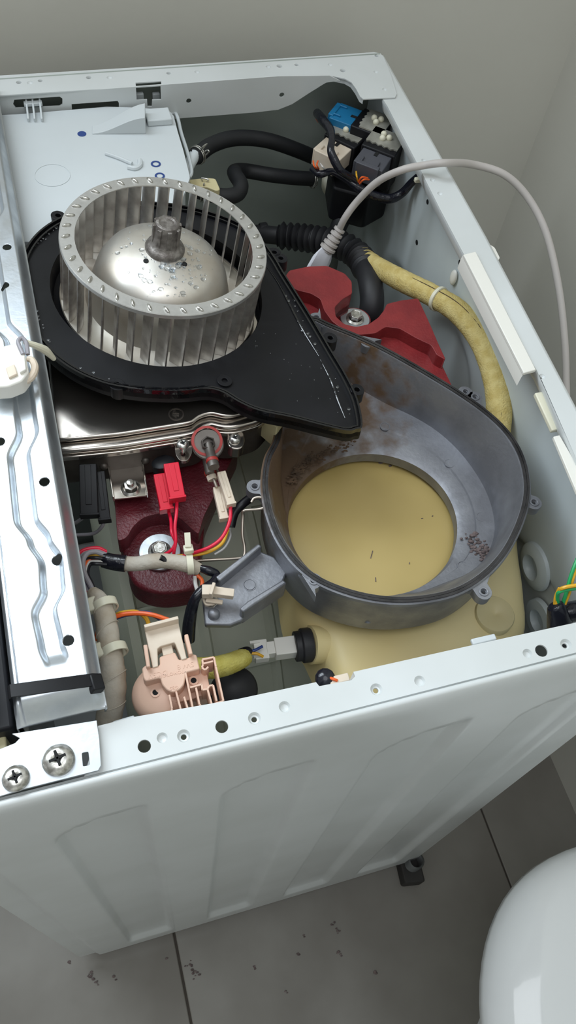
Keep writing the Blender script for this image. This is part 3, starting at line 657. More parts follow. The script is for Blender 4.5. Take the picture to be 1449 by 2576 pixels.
for px, py in ((392, 413), (402, 443)):
    c = P(px, py, zd); obj('blue_ring', M().lathe([(.0042, -.0002), (.0042, .0004), (.0026, .0004), (.0026, -.0002)], c, n=28), 'ink', dr, sm=30)
a_ = P(462, 440, zd - .022); b_ = P(485, 398, zd - .020)
obj('spout', M().lathe([(.0075, -.012), (.0068, 0), (.0052, .006), (.0052, (b_ - a_).length + .005)], a_, (b_ - a_).normalized(), 24), 'white', dr, sm=50)
obj('corner_bracket', M().prism(rounded(WP([(470, 452), (520, 447), (542, 449), (554, 476), (545, 480), (520, 470), (490, 470)], .80), .002), .794, .800), 'yellow2', dr, bev=.0006)

# ================================================================== hoses
def hose(name, label, pts, r, mt_='hose', group=None, n=20):
    return obj(name, M().tube(WZ(pts), r, n, 8), mt_, label=label, cat='hose', group=group, sm=50)
hose('rubber_hose', 'upper black rubber hose arching from the white spout to the valves', [(482, 398, .802), (500, 388, .802), (530, 366, .800), (575, 350, .797), (625, 347, .792), (680, 355, .785), (740, 375, .772), (800, 400, .755), (840, 420, .745)], .0072)
hose('rubber_hose', 'lower black rubber hose bent in an S behind the impeller', [(498, 480, .788), (525, 488, .788), (565, 494, .786), (597, 488, .784), (606, 465, .784), (592, 440, .780), (592, 431, .770), (620, 430, .762), (680, 440, .758), (740, 447, .752), (785, 450, .748)], .0070)
hose('rubber_hose', 'short dark hose running behind the pale power cord', [(905, 500, .74), (890, 520, .74), (862, 550, .735), (845, 590, .72), (840, 620, .70)], .0085)
# corrugated hose
pts = WZ([(600, 588, .705), (650, 588, .708), (690, 592, .712), (740, 596, .716), (790, 602, .722), (835, 610, .728), (870, 622, .732), (905, 648, .734), (922, 678, .742), (932, 715, .745), (936, 755, .740), (932, 790, .730), (925, 815, .715)])
cl, _ = catmull(pts, [0] * len(pts), 40)
dl = [0]
for i in range(1, len(cl)): dl.append(dl[-1] + (cl[i] - cl[i - 1]).length)
def px_of(v):
    q = v - CC; return 724.5 + FPX * q.dot(RT) / q.dot(FW)
rs = []
for v, l in zip(cl, dl):
    x_ = px_of(v); y_ = v.z
    s_ = l / .0072
    f_ = abs(((s_ % 1) - .5) * 2)
    if x_ > 700 and x_ < 922 and l < dl[int(len(dl) * .72)]: rs.append(.0088 + .0052 * (1 - f_) ** .7)
    elif x_ <= 700: rs.append(.0088)
    else: rs.append(.0112)
m = M().tube(cl, rs, 28, smooth=False)
bh = thing('bellows_hose', 'thick black corrugated rubber hose with smooth elbow above the red counterweight', 'hose', pts[6])
obj('hose_body', m, 'rubber', bh, sm=70)
c = pts[1]; obj('hose_collar', M().lathe([(.0098, -.004), (.0105, -.003), (.0105, .003), (.0098, .004)], c + Vector((.006, 0, 0)), (1, -.05, .08), 28), 'rubber', bh)
obj('hose_collar', M().lathe([(.0104, -.001), (.0112, -.0005), (.0112, .001), (.0104, .0015)], pts[10], (pts[11] - pts[9]).normalized(), 28), 'rubber', bh)
# felt covered hose
fh = thing('felt_wrapped_hose', 'long yellow felt wrapped hose curving along the inside of the rear panel', 'hose', P(1200, 850, .7))
fp = WZ([(905, 640, .735), (950, 672, .750), (1010, 705, .765), (1085, 742, .776), (1150, 782, .780), (1205, 845, .780), (1240, 925, .776), (1255, 1005, .770), (1252, 1085, .762), (1240, 1160, .75)])
m = M().tube(fp, [.0090, .0092, .0096, .0094, .0100, .0104, .0106, .0106, .0104, .010], 24, 10)
for v in m.v: v += Vector((random.gauss(0, 1), random.gauss(0, 1), random.gauss(0, 1))) * .00012
obj('felt_sleeve', m, 'felt', fh, sm=80)
sp, _ = catmull(fp, [0] * 10, 6)
obj('seam', M().tube([p + Vector((-.0016, -.0016, .0098)) for p in sp[14:]], .00035, 6, 1, smooth=False), 'brown', fh)
d_ = (fp[4] - fp[2]).normalized()
obj('retaining_collar', M().lathe([(.0098, -.0018), (.0110, -.0014), (.0110, .0014), (.0098, .0018)], P(1103, 752, .7775), d_, 28), 'natural', fh)
# spring clamps
def clamp(c, ax, r, label, ears=1):
    t = thing('spring_clamp', label, 'clamp', c); ax = Vector(ax).normalized(); u = ax.orthogonal().normalized(); 
    up = (Vector((.5, -.2, .8)) - ax * Vector((.5, -.2, .8)).dot(ax)).normalized(); sd = ax.cross(up)
    m_ = M()
    for off in (-.0011, .0011):
        m_.tube([Vector(c) + ax * off + (up * math.cos(a) + sd * math.sin(a)) * r for a in [2 * PI * i / 24 for i in range(25)]], .0007, 8, 1, smooth=False)
    obj('clamp_wire', m_, 'zinc', t)
    q = Vector(c) + up * r
    obj('clamp_ear', M().tube([q + ax * .0011, q + up * .004 + ax * .002, q + up * .007 + ax * .003, q + up * .007 - ax * .003, q + up * .004 - ax * .002, q - ax * .0011], .0007, 8, 4), 'zinc', t)
    obj('clamp_ear', M().tube([q + sd * .003, q + sd * .004 + up * .005, q + sd * .006 + up * .006, q + sd * .006 + up * .001], .0007, 8, 4), 'zinc', t)
clamp(P(497, 390, .802), P(530, 366, .800) - P(482, 398, .802), .0080, 'wire spring clamp on the upper hose at the white spout')
clamp(P(512, 485, .788), P(565, 494, .786) - P(498, 480, .788), .0078, 'wire spring clamp on the lower hose just behind the impeller rim')
clamp(P(788, 452, .748), P(785, 450, .748) - P(740, 447, .752), .0078, 'wire spring clamp where the lower hose meets the valves')
clamp(P(905, 505, .74), P(890, 520, .74) - P(905, 500, .74), .0090, 'wire spring clamp on the short dark hose beneath the power cord')

# ================================================================== inlet valves
VS = 1.3
def lbox(m_, T, c, s): 
    c = Vector(c) * VS; s = tuple(q * VS for q in s)
    R = T.to_3x3(); m_.box(T @ Vector(c), s, R); return m_
def valve(px, py, z, ux, label, conn, cm, plate_c, group=None):
    # a coil block with steel bracket and a plug
    c = P(px, py, z); ux = Vector((ux[0], ux[1], 0)).normalized(); T = frame(c, ux, (-ux.y, ux.x, 0)); t = thing('inlet_valve', label, 'valve', c)
    obj('coil_body', lbox(M(), T, (.004, 0, -.015), (.024, .026, .030)), 'black', t, bev=.0012)
    mm = M(); 
    for i in range(4): lbox(mm, T, (-.008 + i * .0016, 0, -.006 - i * .0), (.0009, .022, .010))
    obj('coil_ribs', mm, 'black', t)
    # plate with toothed edge
    pts_ = [(-.002, -.012), (.016, -.012), (.016, .012), (-.002, .012)]
    for k in range(5): pts_ += [(-.0035, .012 - .0046 * k - .001), (-.002, .012 - .0046 * k - .0028)]
    obj('steel_plate', M().prism([Vector((a_ * VS, b_ * VS, 0)) for a_, b_ in pts_], .0002, .0016, T=T), 'plate', t)
    m2 = M()
    for dx, dy in ((.004, .002), (.007, -.002), (.009, .003)): m2.ball(T @ Vector((dx * VS, dy * VS, .0028)), .0030, n=10)
    obj('sealant_blob', m2, 'natural', t, sm=80)
    m3 = M(); lbox(m3, T, (-.017, 0, -.008), (.018, .022, .013)); lbox(m3, T, (-.026, 0, -.0075), (.004, .017, .014))
    for dy in (-.006, .006): lbox(m3, T, (-.022, dy, -.0008), (.006, .0012, .0016))
    pc_ = obj('plug', m3, cm, t, bev=.0007); 
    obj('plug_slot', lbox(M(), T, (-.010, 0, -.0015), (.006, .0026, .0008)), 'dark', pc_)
    return T
ud = (P(1000, 360, .80) - P(890, 300, .80)).normalized()
TB = valve(925, 302, .815, (P(930, 300, .795) - P(855, 272, .795)), 'blue plug inlet valve, furthest of the valves in the far right corner', None, 'blue', None)
TW = valve(868, 342, .805, (P(870, 340, .79) - P(820, 385, .79)), 'cream plug inlet valve, left of the grey one under the corner plate', None, 'beige', None)
TG = valve(962, 364, .815, (P(965, 362, .79) - P(930, 410, .79)), 'grey plug inlet valve nearest the power cord', None, 'grey', None)
vb = thing('valve_manifold', 'black valve manifold body with a pale round port carrying the inlet valves', 'valve body', P(900, 420, .74))
obj('manifold', M().prism(rounded(WP([(830, 400), (900, 330), (985, 380), (985, 460), (930, 490), (840, 465)], .775), .004), .735, .772), 'black', vb, bev=.002)
obj('round_port', M().lathe([(.014, -.012), (.0145, 0), (.012, .003), (.00001, .004)], P(845, 455, .742), (-.2, -.5, .9), 32), 'natural', vb, sm=60)
# loom of the valves
vl = thing('valve_wiring_loom', 'black taped wiring loom hanging over the inlet valves', 'wiring loom', P(870, 430, .77))
obj('taped_branch', M().tube(WZ([(798, 285, .808), (812, 302, .818), (830, 325, .824), (835, 350, .826), (832, 378, .824), (842, 405, .818), (856, 428, .812), (880, 445, .804), (905, 462, .798)]), [.0042, .0045, .004, .003, .0034, .004, .0034, .0034, .0036], 12, 6), 'tapeb', vl, sm=60)
obj('taped_branch', M().tube(WZ([(785, 425, .800), (805, 438, .802), (835, 432, .803), (870, 450, .800), (905, 475, .795), (940, 492, .790), (980, 500, .788), (1010, 487, .792), (1035, 460, .806), (1058, 438, .820)]), [.0030, .0034, .0032, .0034, .0044, .0042, .0044, .004, .0036, .0030], 12, 6), 'tapeb', vl, sm=60)
for k, (a_, b_, c_, mt_) in enumerate((((800, 405), (797, 415), (802, 425), 'orange'), ((788, 405), (790, 417), (797, 425), 'orange'), ((806, 412), (812, 420), (820, 428), 'whitew'), ((896, 432), (897, 442), (900, 455), 'yellw'), ((925, 448), (910, 446), (902, 458), 'orange'), ((928, 452), (915, 452), (905, 462), 'orange'), ((800, 290), (796, 298), (800, 306), 'orange'))):
    obj('wire', M().tube([P(*a_, .806), P(*b_, .810), P(*c_, .803)], .0008, 8, 5), mt_, vl)
for dy in (0, 3, 6): obj('wire', M().tube([P(1020, 478 + dy, .799), P(1045, 452 + dy, .812), P(1066, 436 + dy, .825)], .0009, 8, 4), 'blackw', vl)
obj('loom_clip', M().box(P(1056, 452, .822), (.010, .004, .004)), 'natural', bev=.0008, label='small natural nylon clip holding the loom at the rear rail', cat='clip')

# ================================================================== power cord
pw = thing('power_cord', 'pale grey power cord looping from the plug boot over the rear rail', 'power cord', P(850, 560, .73))
cp = [P(850, 585, .768), P(868, 548, .785), P(900, 505, .802), P(950, 457, .825), P(1010, 428, .843), P(1066, 416, .8475), P(1120, 410, .853)]
cp += [PX(1190, 414, .500), PX(1270, 440, .530), PX(1330, 500, .552), PX(1375, 590, .565), PX(1405, 720, .572), PX(1420, 850, .574), PX(1424, 950, .574), PX(1423, 1060, .572), PX(1400, 1300, .56)]
obj('cord', M().tube(cp, [.0032] * 7 + [.0033] * (len(cp) - 7), 16, 10), 'cord', pw, sm=60)
a_ = P(856, 574, .772); b_ = P(820, 632, .752); ax = (b_ - a_).normalized()
prof = [(.0036, 0), (.0052, .0006)]
L_ = (b_ - a_).length
for i in range(5):
    h = i * L_ / 5; r_ = .0054 + .0006 * i; prof += [(r_, h + .0004), (r_, h + L_ / 5 * .58), (r_ - .0017, h + L_ / 5 * .62), (r_ - .0017, h + L_ / 5 * .98)]
obj('strain_relief', M().lathe(prof, a_, ax, 16), 'cord', pw, bev=.0003, sm=30)
b2 = P(790, 690, .735); m = M(); m.bar(b_, b2, .0165, .014); o = obj('plug_boot', M().loft([[b_ + (Vector((dx, 0, 0)) * w_ + Vector((0, 0, 1)) * dz * w_) for dx, dz in ((-1, -.6), (-.6, -1), (.6, -1), (1, -.6), (1, .6), (.6, 1), (-.6, 1), (-1, .6))] for b_, w_ in ((b_, .0068), (b_.lerp(b2, .35), .0098), (b2, .0105))], True, True), 'boot', pw, bev=.001)

# ================================================================== rear counterweight (red)
rc = thing('rear_counterweight', 'bright red cast counterweight with a deep round bolt notch, behind the fan housing', 'counterweight', P(950, 850, .68))
zt = .786
up_ = [(718, 694), (728, 680), (775, 670), (822, 668), (868, 688), (885, 708), (886, 738), (862, 752), (842, 772), (845, 796), (866, 815), (896, 822), (928, 815), (952, 798), (966, 780), (973, 764), (1010, 755), (1052, 750), (1066, 780), (1085, 822), (1102, 862), (1122, 905), (1098, 892), (1085, 868), (1050, 852), (1005, 826), (970, 822), (945, 838), (905, 842), (870, 834), (835, 808), (815, 780), (806, 752), (782, 738), (748, 730), (726, 718)]
lo_ = [(712, 700), (728, 680), (775, 670), (822, 668), (868, 688), (885, 708), (886, 738), (862, 752), (842, 772), (845, 796), (866, 815), (896, 822), (928, 815), (952, 798), (966, 780), (973, 764), (1010, 755), (1052, 750), (1085, 815), (1120, 890), (1160, 972), (1090, 933), (1020, 892), (950, 855), (880, 828), (825, 805), (785, 788), (740, 745)]
W1 = WP(up_, zt); 
m = M().prism(rounded(W1, .0022, 4), zt - .020, zt); obj('upper_step', m, 'red', rc, bev=.0028, bseg=4, sm=50)
W2 = WP(lo_, zt); W2 = [Vector((v.x, v.y, 0)) for v in W2]
m = M().prism(rounded(W2, .0022, 4), .690, zt - .012); obj('casting', m, 'red', rc, bev=.003, bseg=3, sm=50)
def hexbolt(c, rw, rh, label, parent=None, hh=.006, name='hex_bolt', ax=(0, 0, 1)):
    t = thing(name, label, 'bolt', c); ax = Vector(ax).normalized()
    obj('washer', M().lathe([(rh * .5, -.002), (rw, -.002), (rw, .0), (rw * .97, .0005), (rh, .0005)], c, ax, 48), 'galv', t, sm=40)
    obj('bolt_flange', M().lathe([(rh * 1.35, .0005), (rh * 1.35, .0012), (rh * 1.0, .0020)], c, ax, 32), 'zinc', t, sm=40)
    obj('hex_head', M().lathe([(rh, .0012), (rh, hh), (rh * .92, hh + .0006), (rh * .8, hh + .0006), (rh * .75, hh), (.00001, hh)], c, ax, 6), 'zinc', t, bev=.0004, sm=30)
    return t
hexbolt(P(893, 803, .764), .0128, .0058, 'hex bolt with washer in the notch of the bright red counterweight')
obj('mounting_pad', M().lathe([(.0138, -.03), (.0138, 0), (.00001, 0)], P(893, 803, .7618), n=32), 'red', rc)
# ================================================================== front counterweight (dark red)
fc = thing('front_counterweight', 'dark red cast counterweight under the heater duct, with a bolt in its rounded bowl', 'counterweight', P(400, 1380, .68))
za, zb_ = .742, .758
lo_ = [(292, 1262), (300, 1370), (316, 1400), (322, 1440), (335, 1466), (365, 1484), (410, 1493), (455, 1488), (495, 1478), (500, 1440), (505, 1390), (512, 1350), (515, 1310), (545, 1240), (600, 1130), (600, 1080), (300, 1080)]
m = M().prism(rounded([Vector((v.x, v.y, 0)) for v in WP(lo_, za)], .005, 5), .715, za); obj('casting', m, 'darkred', fc, bev=.003, bseg=3, sm=50)
up_ = [(288, 1255), (296, 1362), (320, 1352), (334, 1325), (362, 1300), (405, 1290), (450, 1300), (482, 1330), (500, 1345), (512, 1300), (545, 1235), (600, 1120), (600, 1075), (300, 1075)]
m = M().prism(rounded([Vector((v.x, v.y, 0)) for v in WP(up_, zb_)], .004, 5), za - .002, zb_); obj('upper_step', m, 'darkred', fc, bev=.0028, bseg=3, sm=50)
bt = hexbolt(P(402, 1388, za + .0025), .0150, .0062, 'hex bolt with broad washer on the dark red counterweight')
c = P(402, 1388, za + .0025); text('head_mark', 'P.', .006, frame(c + Vector((0, 0, .0086 - .0024)), (-1, .1, 0), (-.1, -1, 0)), .0002, 'zinc', bt)

# ================================================================== heater duct
hd = thing('heater_duct', 'shiny steel heater duct lid under the black fan cover', 'heater duct', (.18, .28, .77))
Z = .806
top = [(100, 700), (130, 1000), (138, 1108), (300, 1092), (440, 1070), (466, 1066), (484, 1062), (500, 1048), (530, 1038), (560, 1046), (585, 1046), (640, 1030), (675, 990), (690, 900), (640, 780), (400, 700)]
T1 = rounded([Vector((v.x, v.y, 0)) for v in WP(top, Z)], .004, 4); m = M(); m.prism(T1, Z - .004, Z); obj('lid', m, 'chrome', hd, bev=.0016, bseg=4, sm=50)
T2 = inset(T1, -.0068); T2 = [Vector((v.x, v.y, 0)) for v in T2]
obj('stepped_edge', M().prism(T2, Z - .010, Z - .0050), 'chrome', hd, bev=.0026, bseg=5, sm=50)
T3 = inset(T1, -.0085); obj('lower_flange', M().prism([Vector((v.x, v.y, 0)) for v in T3], Z - .014, Z - .0095), 'chrome', hd, bev=.0008, bseg=3, sm=50)
obj('duct_box', M().prism([Vector((v.x, v.y, 0)) for v in inset(T1, -.0060)], Z - .045, Z - .012), 'ring', hd, bev=.001)
c = P(443, 1042, Z); m = M().lathe([(.0055, 0), (.0055, .0005), (.0047, .0005), (.0047, 0)], c, n=32); obj('stamped_ring', m, 'ring', hd)
text('stamped_mark', '4P', .0068, frame(c + Vector((0, 0, .0003)), (.3, .95, 0), (-.95, .3, 0)), .0002, 'ring', hd)
# ears with screws
e1 = P(462, 1128, Z - .013); m = M().prism(rounded([Vector((v.x, v.y, 0)) for v in WP([(440, 1096), (480, 1090), (484, 1140), (472, 1160), (452, 1160), (440, 1140)], Z - .013)], .004, 4), Z - .016, Z - .013, [circ(P(461, 1143, Z - .013), .0018, 12)]); obj('ear', m, 'chrome', hd, bev=.0005)
m = M().prism(rounded([Vector((v.x, v.y, 0)) for v in WP([(572, 1078), (612, 1072), (616, 1112), (606, 1130), (578, 1128), (570, 1110)], Z - .013)], .004, 4), Z - .024, Z - .013); obj('ear', m, 'chrome', hd, bev=.0008)
t = pan_screw(460, 1118, Z - .006, .0045, 'cross head screw with exposed thread on the duct ear left of the thermistor', h=.0026)
m = M()
for i in range(7): m.lathe([(.0018, -.0012 * i), (.0022, -.0012 * i - .0006), (.0018, -.0012 * i - .0012)], P(460, 1118, Z - .006), n=12)
obj('thread', m, 'zinc', t)
pan_screw(591, 1104, Z - .0125, .0043, 'cross head screw at the duct corner right of the thermistor', h=.0026)
# bracket with nut
bk = WP([(272, 1190), (284, 1256), (370, 1246), (362, 1160), (366, 1152), (272, 1160)], .772)
m = M().prism([Vector((v.x, v.y, 0)) for v in bk], .7705, .772)
for a_, b_ in (((272, 1168), (286, 1256)), ((358, 1160), (371, 1246))): m.bar(P(*a_, .7745), P(*b_, .7745), .0012, .006)
obj('bracket', m, 'chrome', hd, bev=.0003)
c = P(329, 1228, .772); nt_ = thing('flange_nut', 'flanged hex nut on a stud on the duct bracket above the dark red counterweight', 'nut', c)
obj('nut', M().lathe([(.0072, 0), (.0072, .0008), (.0056, .0020)], c, n=32), 'zinc', nt_); obj('hex', M().lathe([(.0050, .0010), (.0050, .0046), (.0028, .0050)], c, n=6), 'zinc', nt_, bev=.0003, sm=30)
m = M()
for i in range(8): m.lathe([(.0024, i * .001), (.0027, i * .001 + .0005), (.0024, i * .001 + .001)], c, n=14)
m.lathe([(.0024, .008), (.00001, .0084)], c, n=14); obj('stud', m, 'zinc', nt_)
for px, py in ((262, 1172), (366, 1158)): obj('duct_rivet', M().ball(P(px, py, .778), .0032, n=12), 'ring', hd)
# thermistor
th = thing('thermistor', 'round steel thermistor with red silicone rim plugged into the duct edge', 'sensor', P(525, 1115, .795))
ax = (P(520, 1120, .80) - P(530, 1150, .785)).normalized(); c = P(523, 1118, .806); axt = Vector((-.06, -.40, .90)).normalized()
obj('silicone_rim', M().lathe([(.0108, .001), (.0112, .003), (.0108, .0048), (.0090, .005)], c + Vector((0, .0034, -.0020)), axt, 36), 'silred', th, sm=60)
obj('disc', M().lathe([(.0112, -.001), (.0112, .0005), (.0104, .0012), (.00001, .0012)], c, axt, 36, cap0=True), 'ring', th, sm=40)
obj('hex_collar', M().lathe([(.0052, 0), (.0052, .004), (.004, .005)], c + axt * .001, axt, 6), 'ring', th, bev=.0004)
s0 = P(524, 1118, .807); s1 = P(538, 1176, .806); ax2 = (s1 - s0).normalized()
obj('stem', M().lathe([(.0034, 0), (.0034, .010), (.0040, .011), (.0040, (s1 - s0).length), (.00001, (s1 - s0).length)], s0, ax2, 20), 'ring', th, sm=50)
obj('red_band', M().lathe([(.0041, 0), (.0044, .0006), (.0044, .002), (.0041, .0026)], s0 + ax2 * .0125, ax2, 20), 'silred', th)
obj('stem', M().tube([P(520, 1150, .796), P(528, 1190, .792)], [.0034, .0034], 16, 2), 'ring', th)
obj('red_band', M().tube([P(527, 1186, .786), P(530, 1194, .786)], .0042, 16, 2), 'silred', th); obj('white_bead', M().tube([P(531, 1196, .786), P(535, 1208, .785)], .0036, 16, 2), 'beige', th)
for a_, b_ in (((537, 1205), (545, 1226)), ((540, 1172), (552, 1196))): obj('terminal', M().tube([P(*a_, .788), P(*b_, .788)], .0012, 10, 2), 'spring', th)
# boxes: plugs
def plug(name, label, a_, b_, z, wd, ht, mt_, dz=0, parent=None, cat='connector', up=(0, 0, 1), slots=True):
    p0 = P(a_[0], a_[1], z); p1 = P(b_[0], b_[1], z + dz); d = (p1 - p0).normalized()
    t = thing(name, label, cat, (p0 + p1) / 2)
    obj('housing', M().bar(p0, p1, wd, ht, up), mt_, t, bev=.0005)
    sd = d.cross(Vector(up)).normalized(); uu = sd.cross(d)
    obj('key_rib', M().bar(p0 + uu * ht * .5 + d * .001, p0.lerp(p1, .8) + uu * ht * .5, wd * .35, .0012, up), mt_, t, bev=.0002)
    obj('collar', M().bar(p1 - d * .0014, p1 + d * .0002, wd * 1.12, ht * 1.12, up), mt_, t, bev=.0003)
    return t
plug('terminal_plug', 'red terminal plug, right and upper of the two on the duct', (430, 1170), (447, 1258), .796, .0105, .0090, 'redc', -.006)
plug('terminal_plug', 'red terminal plug, left and lower of the two on the duct', (402, 1196), (420, 1286), .786, .0090, .0080, 'redc', -.006)
obj('terminal_base', M().lathe([(.0085, -.01), (.0085, .002), (.0060, .004), (.00001, .004)], P(412, 1168, .786), (-.1, .4, .9), 28), 'black', hd, sm=50)
plug('black_plug', 'glossy black terminal plug beside the beam, left of the pair', (222, 1172), (226, 1300), .786, .0120, .0090, 'black', -.01)
plug('black_plug', 'glossy black terminal plug, right of the pair by the bracket', (250, 1190), (264, 1312), .780, .0080, .0090, 'black', -.01)
plug('cream_plug', 'cream plug on the thermistor with a red wire, the upper right one', (556, 1190), (582, 1272), .790, .0062, .0062, 'beige', -.004)
plug('cream_plug', 'cream plug on the thermistor, the lower left one', (546, 1228), (564, 1308), .782, .0062, .0062, 'beige', -.004)
# wires
def wire(label, pts, r, mt_, name='wire'): return obj(name, M().tube(WZ(pts), r, 10, 8), mt_, label=label, cat='wire', sm=60)
wire('red wire from the right red plug down to the white taped loom', [(445, 1262, .786), (444, 1290, .786), (440, 1325, .784), (442, 1360, .780), (438, 1385, .775), (436, 1402, .768)], .0012, 'redw')
wire('red wire from the left red plug curving down to the white taped loom', [(425, 1290, .776), (430, 1310, .778), (432, 1340, .780), (441, 1365, .776), (430, 1385, .772), (408, 1398, .768)], .0012, 'redw')
wire('red wire bending from the cream thermistor plug to the white taped loom', [(580, 1274, .784), (578, 1310, .782), (560, 1350, .780), (530, 1375, .777), (490, 1390, .772), (455, 1400, .768)], .0013, 'redw')
wire('yellow wire running beside the red thermistor wire', [(574, 1330, .774), (560, 1365, .773), (530, 1386, .772), (490, 1396, .770), (445, 1398, .768)], .0012, 'yellw')
wire('dark sleeve crossing behind the cream plugs toward the fan housing', [(640, 1245, .765), (610, 1268, .765), (590, 1290, .762), (580, 1325, .758)], .0034, 'blackw', 'cable_sleeve')
wire('thin grey wire looping right of the dark red counterweight', [(578, 1330, .75), (580, 1350, .745), (565, 1378, .742), (540, 1395, .74)], .0009, 'whitew')
wire('grey wire leaving the left black plug', [(215, 1288, .775), (205, 1305, .765), (185, 1318, .755)], .0013, 'greyw')
wire('grey wire leaving the right black plug', [(262, 1305, .768), (256, 1325, .762), (235, 1342, .752), (190, 1346, .745)], .0013, 'greyw')
# steel retaining spring
wire('bent steel spring wire hooked on the left lug of the fan housing', [(632, 1264, .786), (640, 1253, .787), (658, 1252, .788), (668, 1262, .788), (664, 1276, .787), (650, 1281, .786), (614, 1285, .784), (611, 1300, .780), (610, 1345, .774), (615, 1375, .770), (614, 1398, .768), (600, 1404, .768), (540, 1408, .768), (490, 1411, .766)], .0011, 'spring', 'spring_wire')

# ================================================================== main wiring loom
lm = thing('wiring_loom', 'thick wiring loom wrapped in white cloth tape, running along the beam and across the counterweight', 'wiring loom', P(280, 1600, .75))
obj('white_tape', M().tube(WZ([(312, 1418, .772), (345, 1418, .773), (385, 1412, .774), (425, 1412, .774), (470, 1420, .772), (500, 1432, .768)]), [.0052, .0050, .0054, .0052, .0056, .0044], 20, 8), 'tapew', lm, sm=60)
obj('black_tape', M().tube(WZ([(260, 1408, .774), (285, 1414, .774), (316, 1418, .774)]), [.0054, .0056, .0058], 20, 8), 'tapeb', lm, sm=60)
obj('black_tape', M().tube(WZ([(403, 1402, .7795), (430, 1418, .7745), (445, 1422, .770)]), [.0020, .0024, .0016], 12, 6), 'tapeb', lm, sm=60)
obj('black_tape', M().tube(WZ([(500, 1428, .770), (525, 1436, .770), (545, 1446, .768), (535, 1466, .770), (510, 1484, .772), (492, 1505, .770), (483, 1530, .762), (476, 1570, .750), (474, 1610, .738)]), [.0024, .0034, .0028, .0030, .0034, .0034, .0040, .0046, .0046], 14, 6), 'tapeb', lm, sm=60)
wl = WZ([(232, 1490, .785), (254, 1518, .788), (266, 1560, .788), (273, 1610, .788), (279, 1655, .786), (284, 1700, .782), (283, 1750, .776), (275, 1800, .765), (268, 1850, .75)])
cl, rr_ = catmull(wl, [.0042, .0062, .0066, .0068, .0072, .0078, .0080, .0078, .0074], 10)
rr_ = [r + .0004 * abs(math.sin(i * .42)) for i, r in enumerate(rr_)]
m = M().tube(cl, rr_, 22, smooth=False)
for v in m.v: v += Vector((random.gauss(0, 1), random.gauss(0, 1), 0)) * .00008
obj('white_tape', m, 'tapew', lm, sm=60)
m = M()   # overlapping tape turns
for k in range(5):
    i = 12 + k * 13; c = cl[i]; d = (cl[i + 1] - cl[i - 1]).normalized(); u = Vector((0, 0, 1)); u = (u - d * u.dot(d)).normalized(); s_ = d.cross(u); r = rr_[i] + .0002
    m.tube([c + d * (.004 * math.cos(a)) * 1.1 + (s_ * math.cos(a) + u * math.sin(a)) * r for a in [PI * j / 14 for j in range(15)]], .00035, 6, 1, smooth=False)
obj('tape_edge', m, 'tapew', lm)
cols = ['redw', 'redw', 'greyw', 'bluew', 'yellw', 'blackw', 'orange', 'whitew', 'blackw']
for i, cname in enumerate(cols):
    o = i - 4
    obj('wire', M().tube(WZ([(268, 1404 + o * 4, .775 + .001 * (i % 3)), (242, 1398 + o * 5, .777 + .001 * (i % 3)), (214 + o * 3, 1405 + o * 4, .778 + (.004 if i == 2 else 0)), (204 + o * 4, 1435 + o * 2, .780), (216 + o * 3.4, 1465, .782), (232 + o * 2.5, 1496, .784)]), .0013 if cname != 'greyw' else .0016, 8, 8), cname, lm)
obj('wire', M().tube(WZ([(258, 1394, .783), (240, 1388, .785), (220, 1392, .786), (209, 1410, .786), (212, 1440, .786), (226, 1470, .786), (236, 1490, .786)]), .0017, 10, 8), 'greyw', lm)
for pts_, cname in (([(240, 1612, .776), (252, 1580, .778), (290, 1552, .780), (330, 1543, .782), (380, 1546, .784), (425, 1560, .784)], 'orange'), ([(290, 1548, .776), (310, 1541, .778), (345, 1540, .778), (368, 1556, .778), (376, 1580, .776)], 'yellw'), ([(292, 1554, .776), (320, 1546, .778), (370, 1542, .779), (410, 1560, .778)], 'bluew')):
    obj('wire', M().tube(WZ(pts_), .0015, 8, 8), cname, lm)
for pts_, cname in (([(495, 1445, .766), (508, 1460, .765), (508, 1478, .764)], 'orange'), ([(490, 1450, .766), (492, 1470, .765), (498, 1490, .764)], 'whitew')): obj('wire', M().tube(WZ(pts_), .0014, 8, 6), cname, lm)
# clips and ties
def clip(px, py, z, label, flip=1):
    t = thing('nylon_clip', label, 'clip', P(px, py, z))
    c = P(px + 32, py + 2, .788)
    r = .0071; d = Vector((.15, -1, 0)).normalized()
    obj('band', M().lathe([(r, -.0028), (r + .0012, -.0028), (r + .0012, .0028), (r, .0028), (r, -.0028)], c, d, 28), 'natural', t, bev=.0002)
    obj('clip_head', M().box(P(px, py, z + .002), (.0095, .0095, .0075), Matrix.Rotation(.12, 3, 'Z')), 'natural', t, bev=.0012)
    obj('anchor_fin', M().tube([P(px - 24, py - 24, z), P(px - 14, py - 14, z), P(px - 10, py + 8, z - .001), P(px - 14, py + 32, z - .002)], [.0010, .0016, .0014, .0018], 8, 5), 'natural', t)
clip(232, 1523, .787, 'translucent nylon clip, the upper one holding the white loom to the beam')
clip(256, 1636, .787, 'translucent nylon clip, the lower one holding the white loom to the beam')
t = thing('cable_tie', 'natural nylon cable tie with upright tail around the loom over the counterweight', 'cable tie', P(476, 1400, .775))
d = Vector((1, -.12, 0)).normalized(); c = P(478, 1420, .772)
obj('band', M().lathe([(.0062, -.0022), (.0070, -.0022), (.0070, .0022), (.0062, .0022), (.0062, -.0022)], c, d, 28), 'natural', t)
obj('tie_head', M().box(P(474, 1382, .779), (.0065, .0055, .0050)), 'natural', t, bev=.0007)
obj('tie_tail', M().bar(P(473, 1376, .782), P(471, 1340, .786), .0040, .0012), 'natural', t)
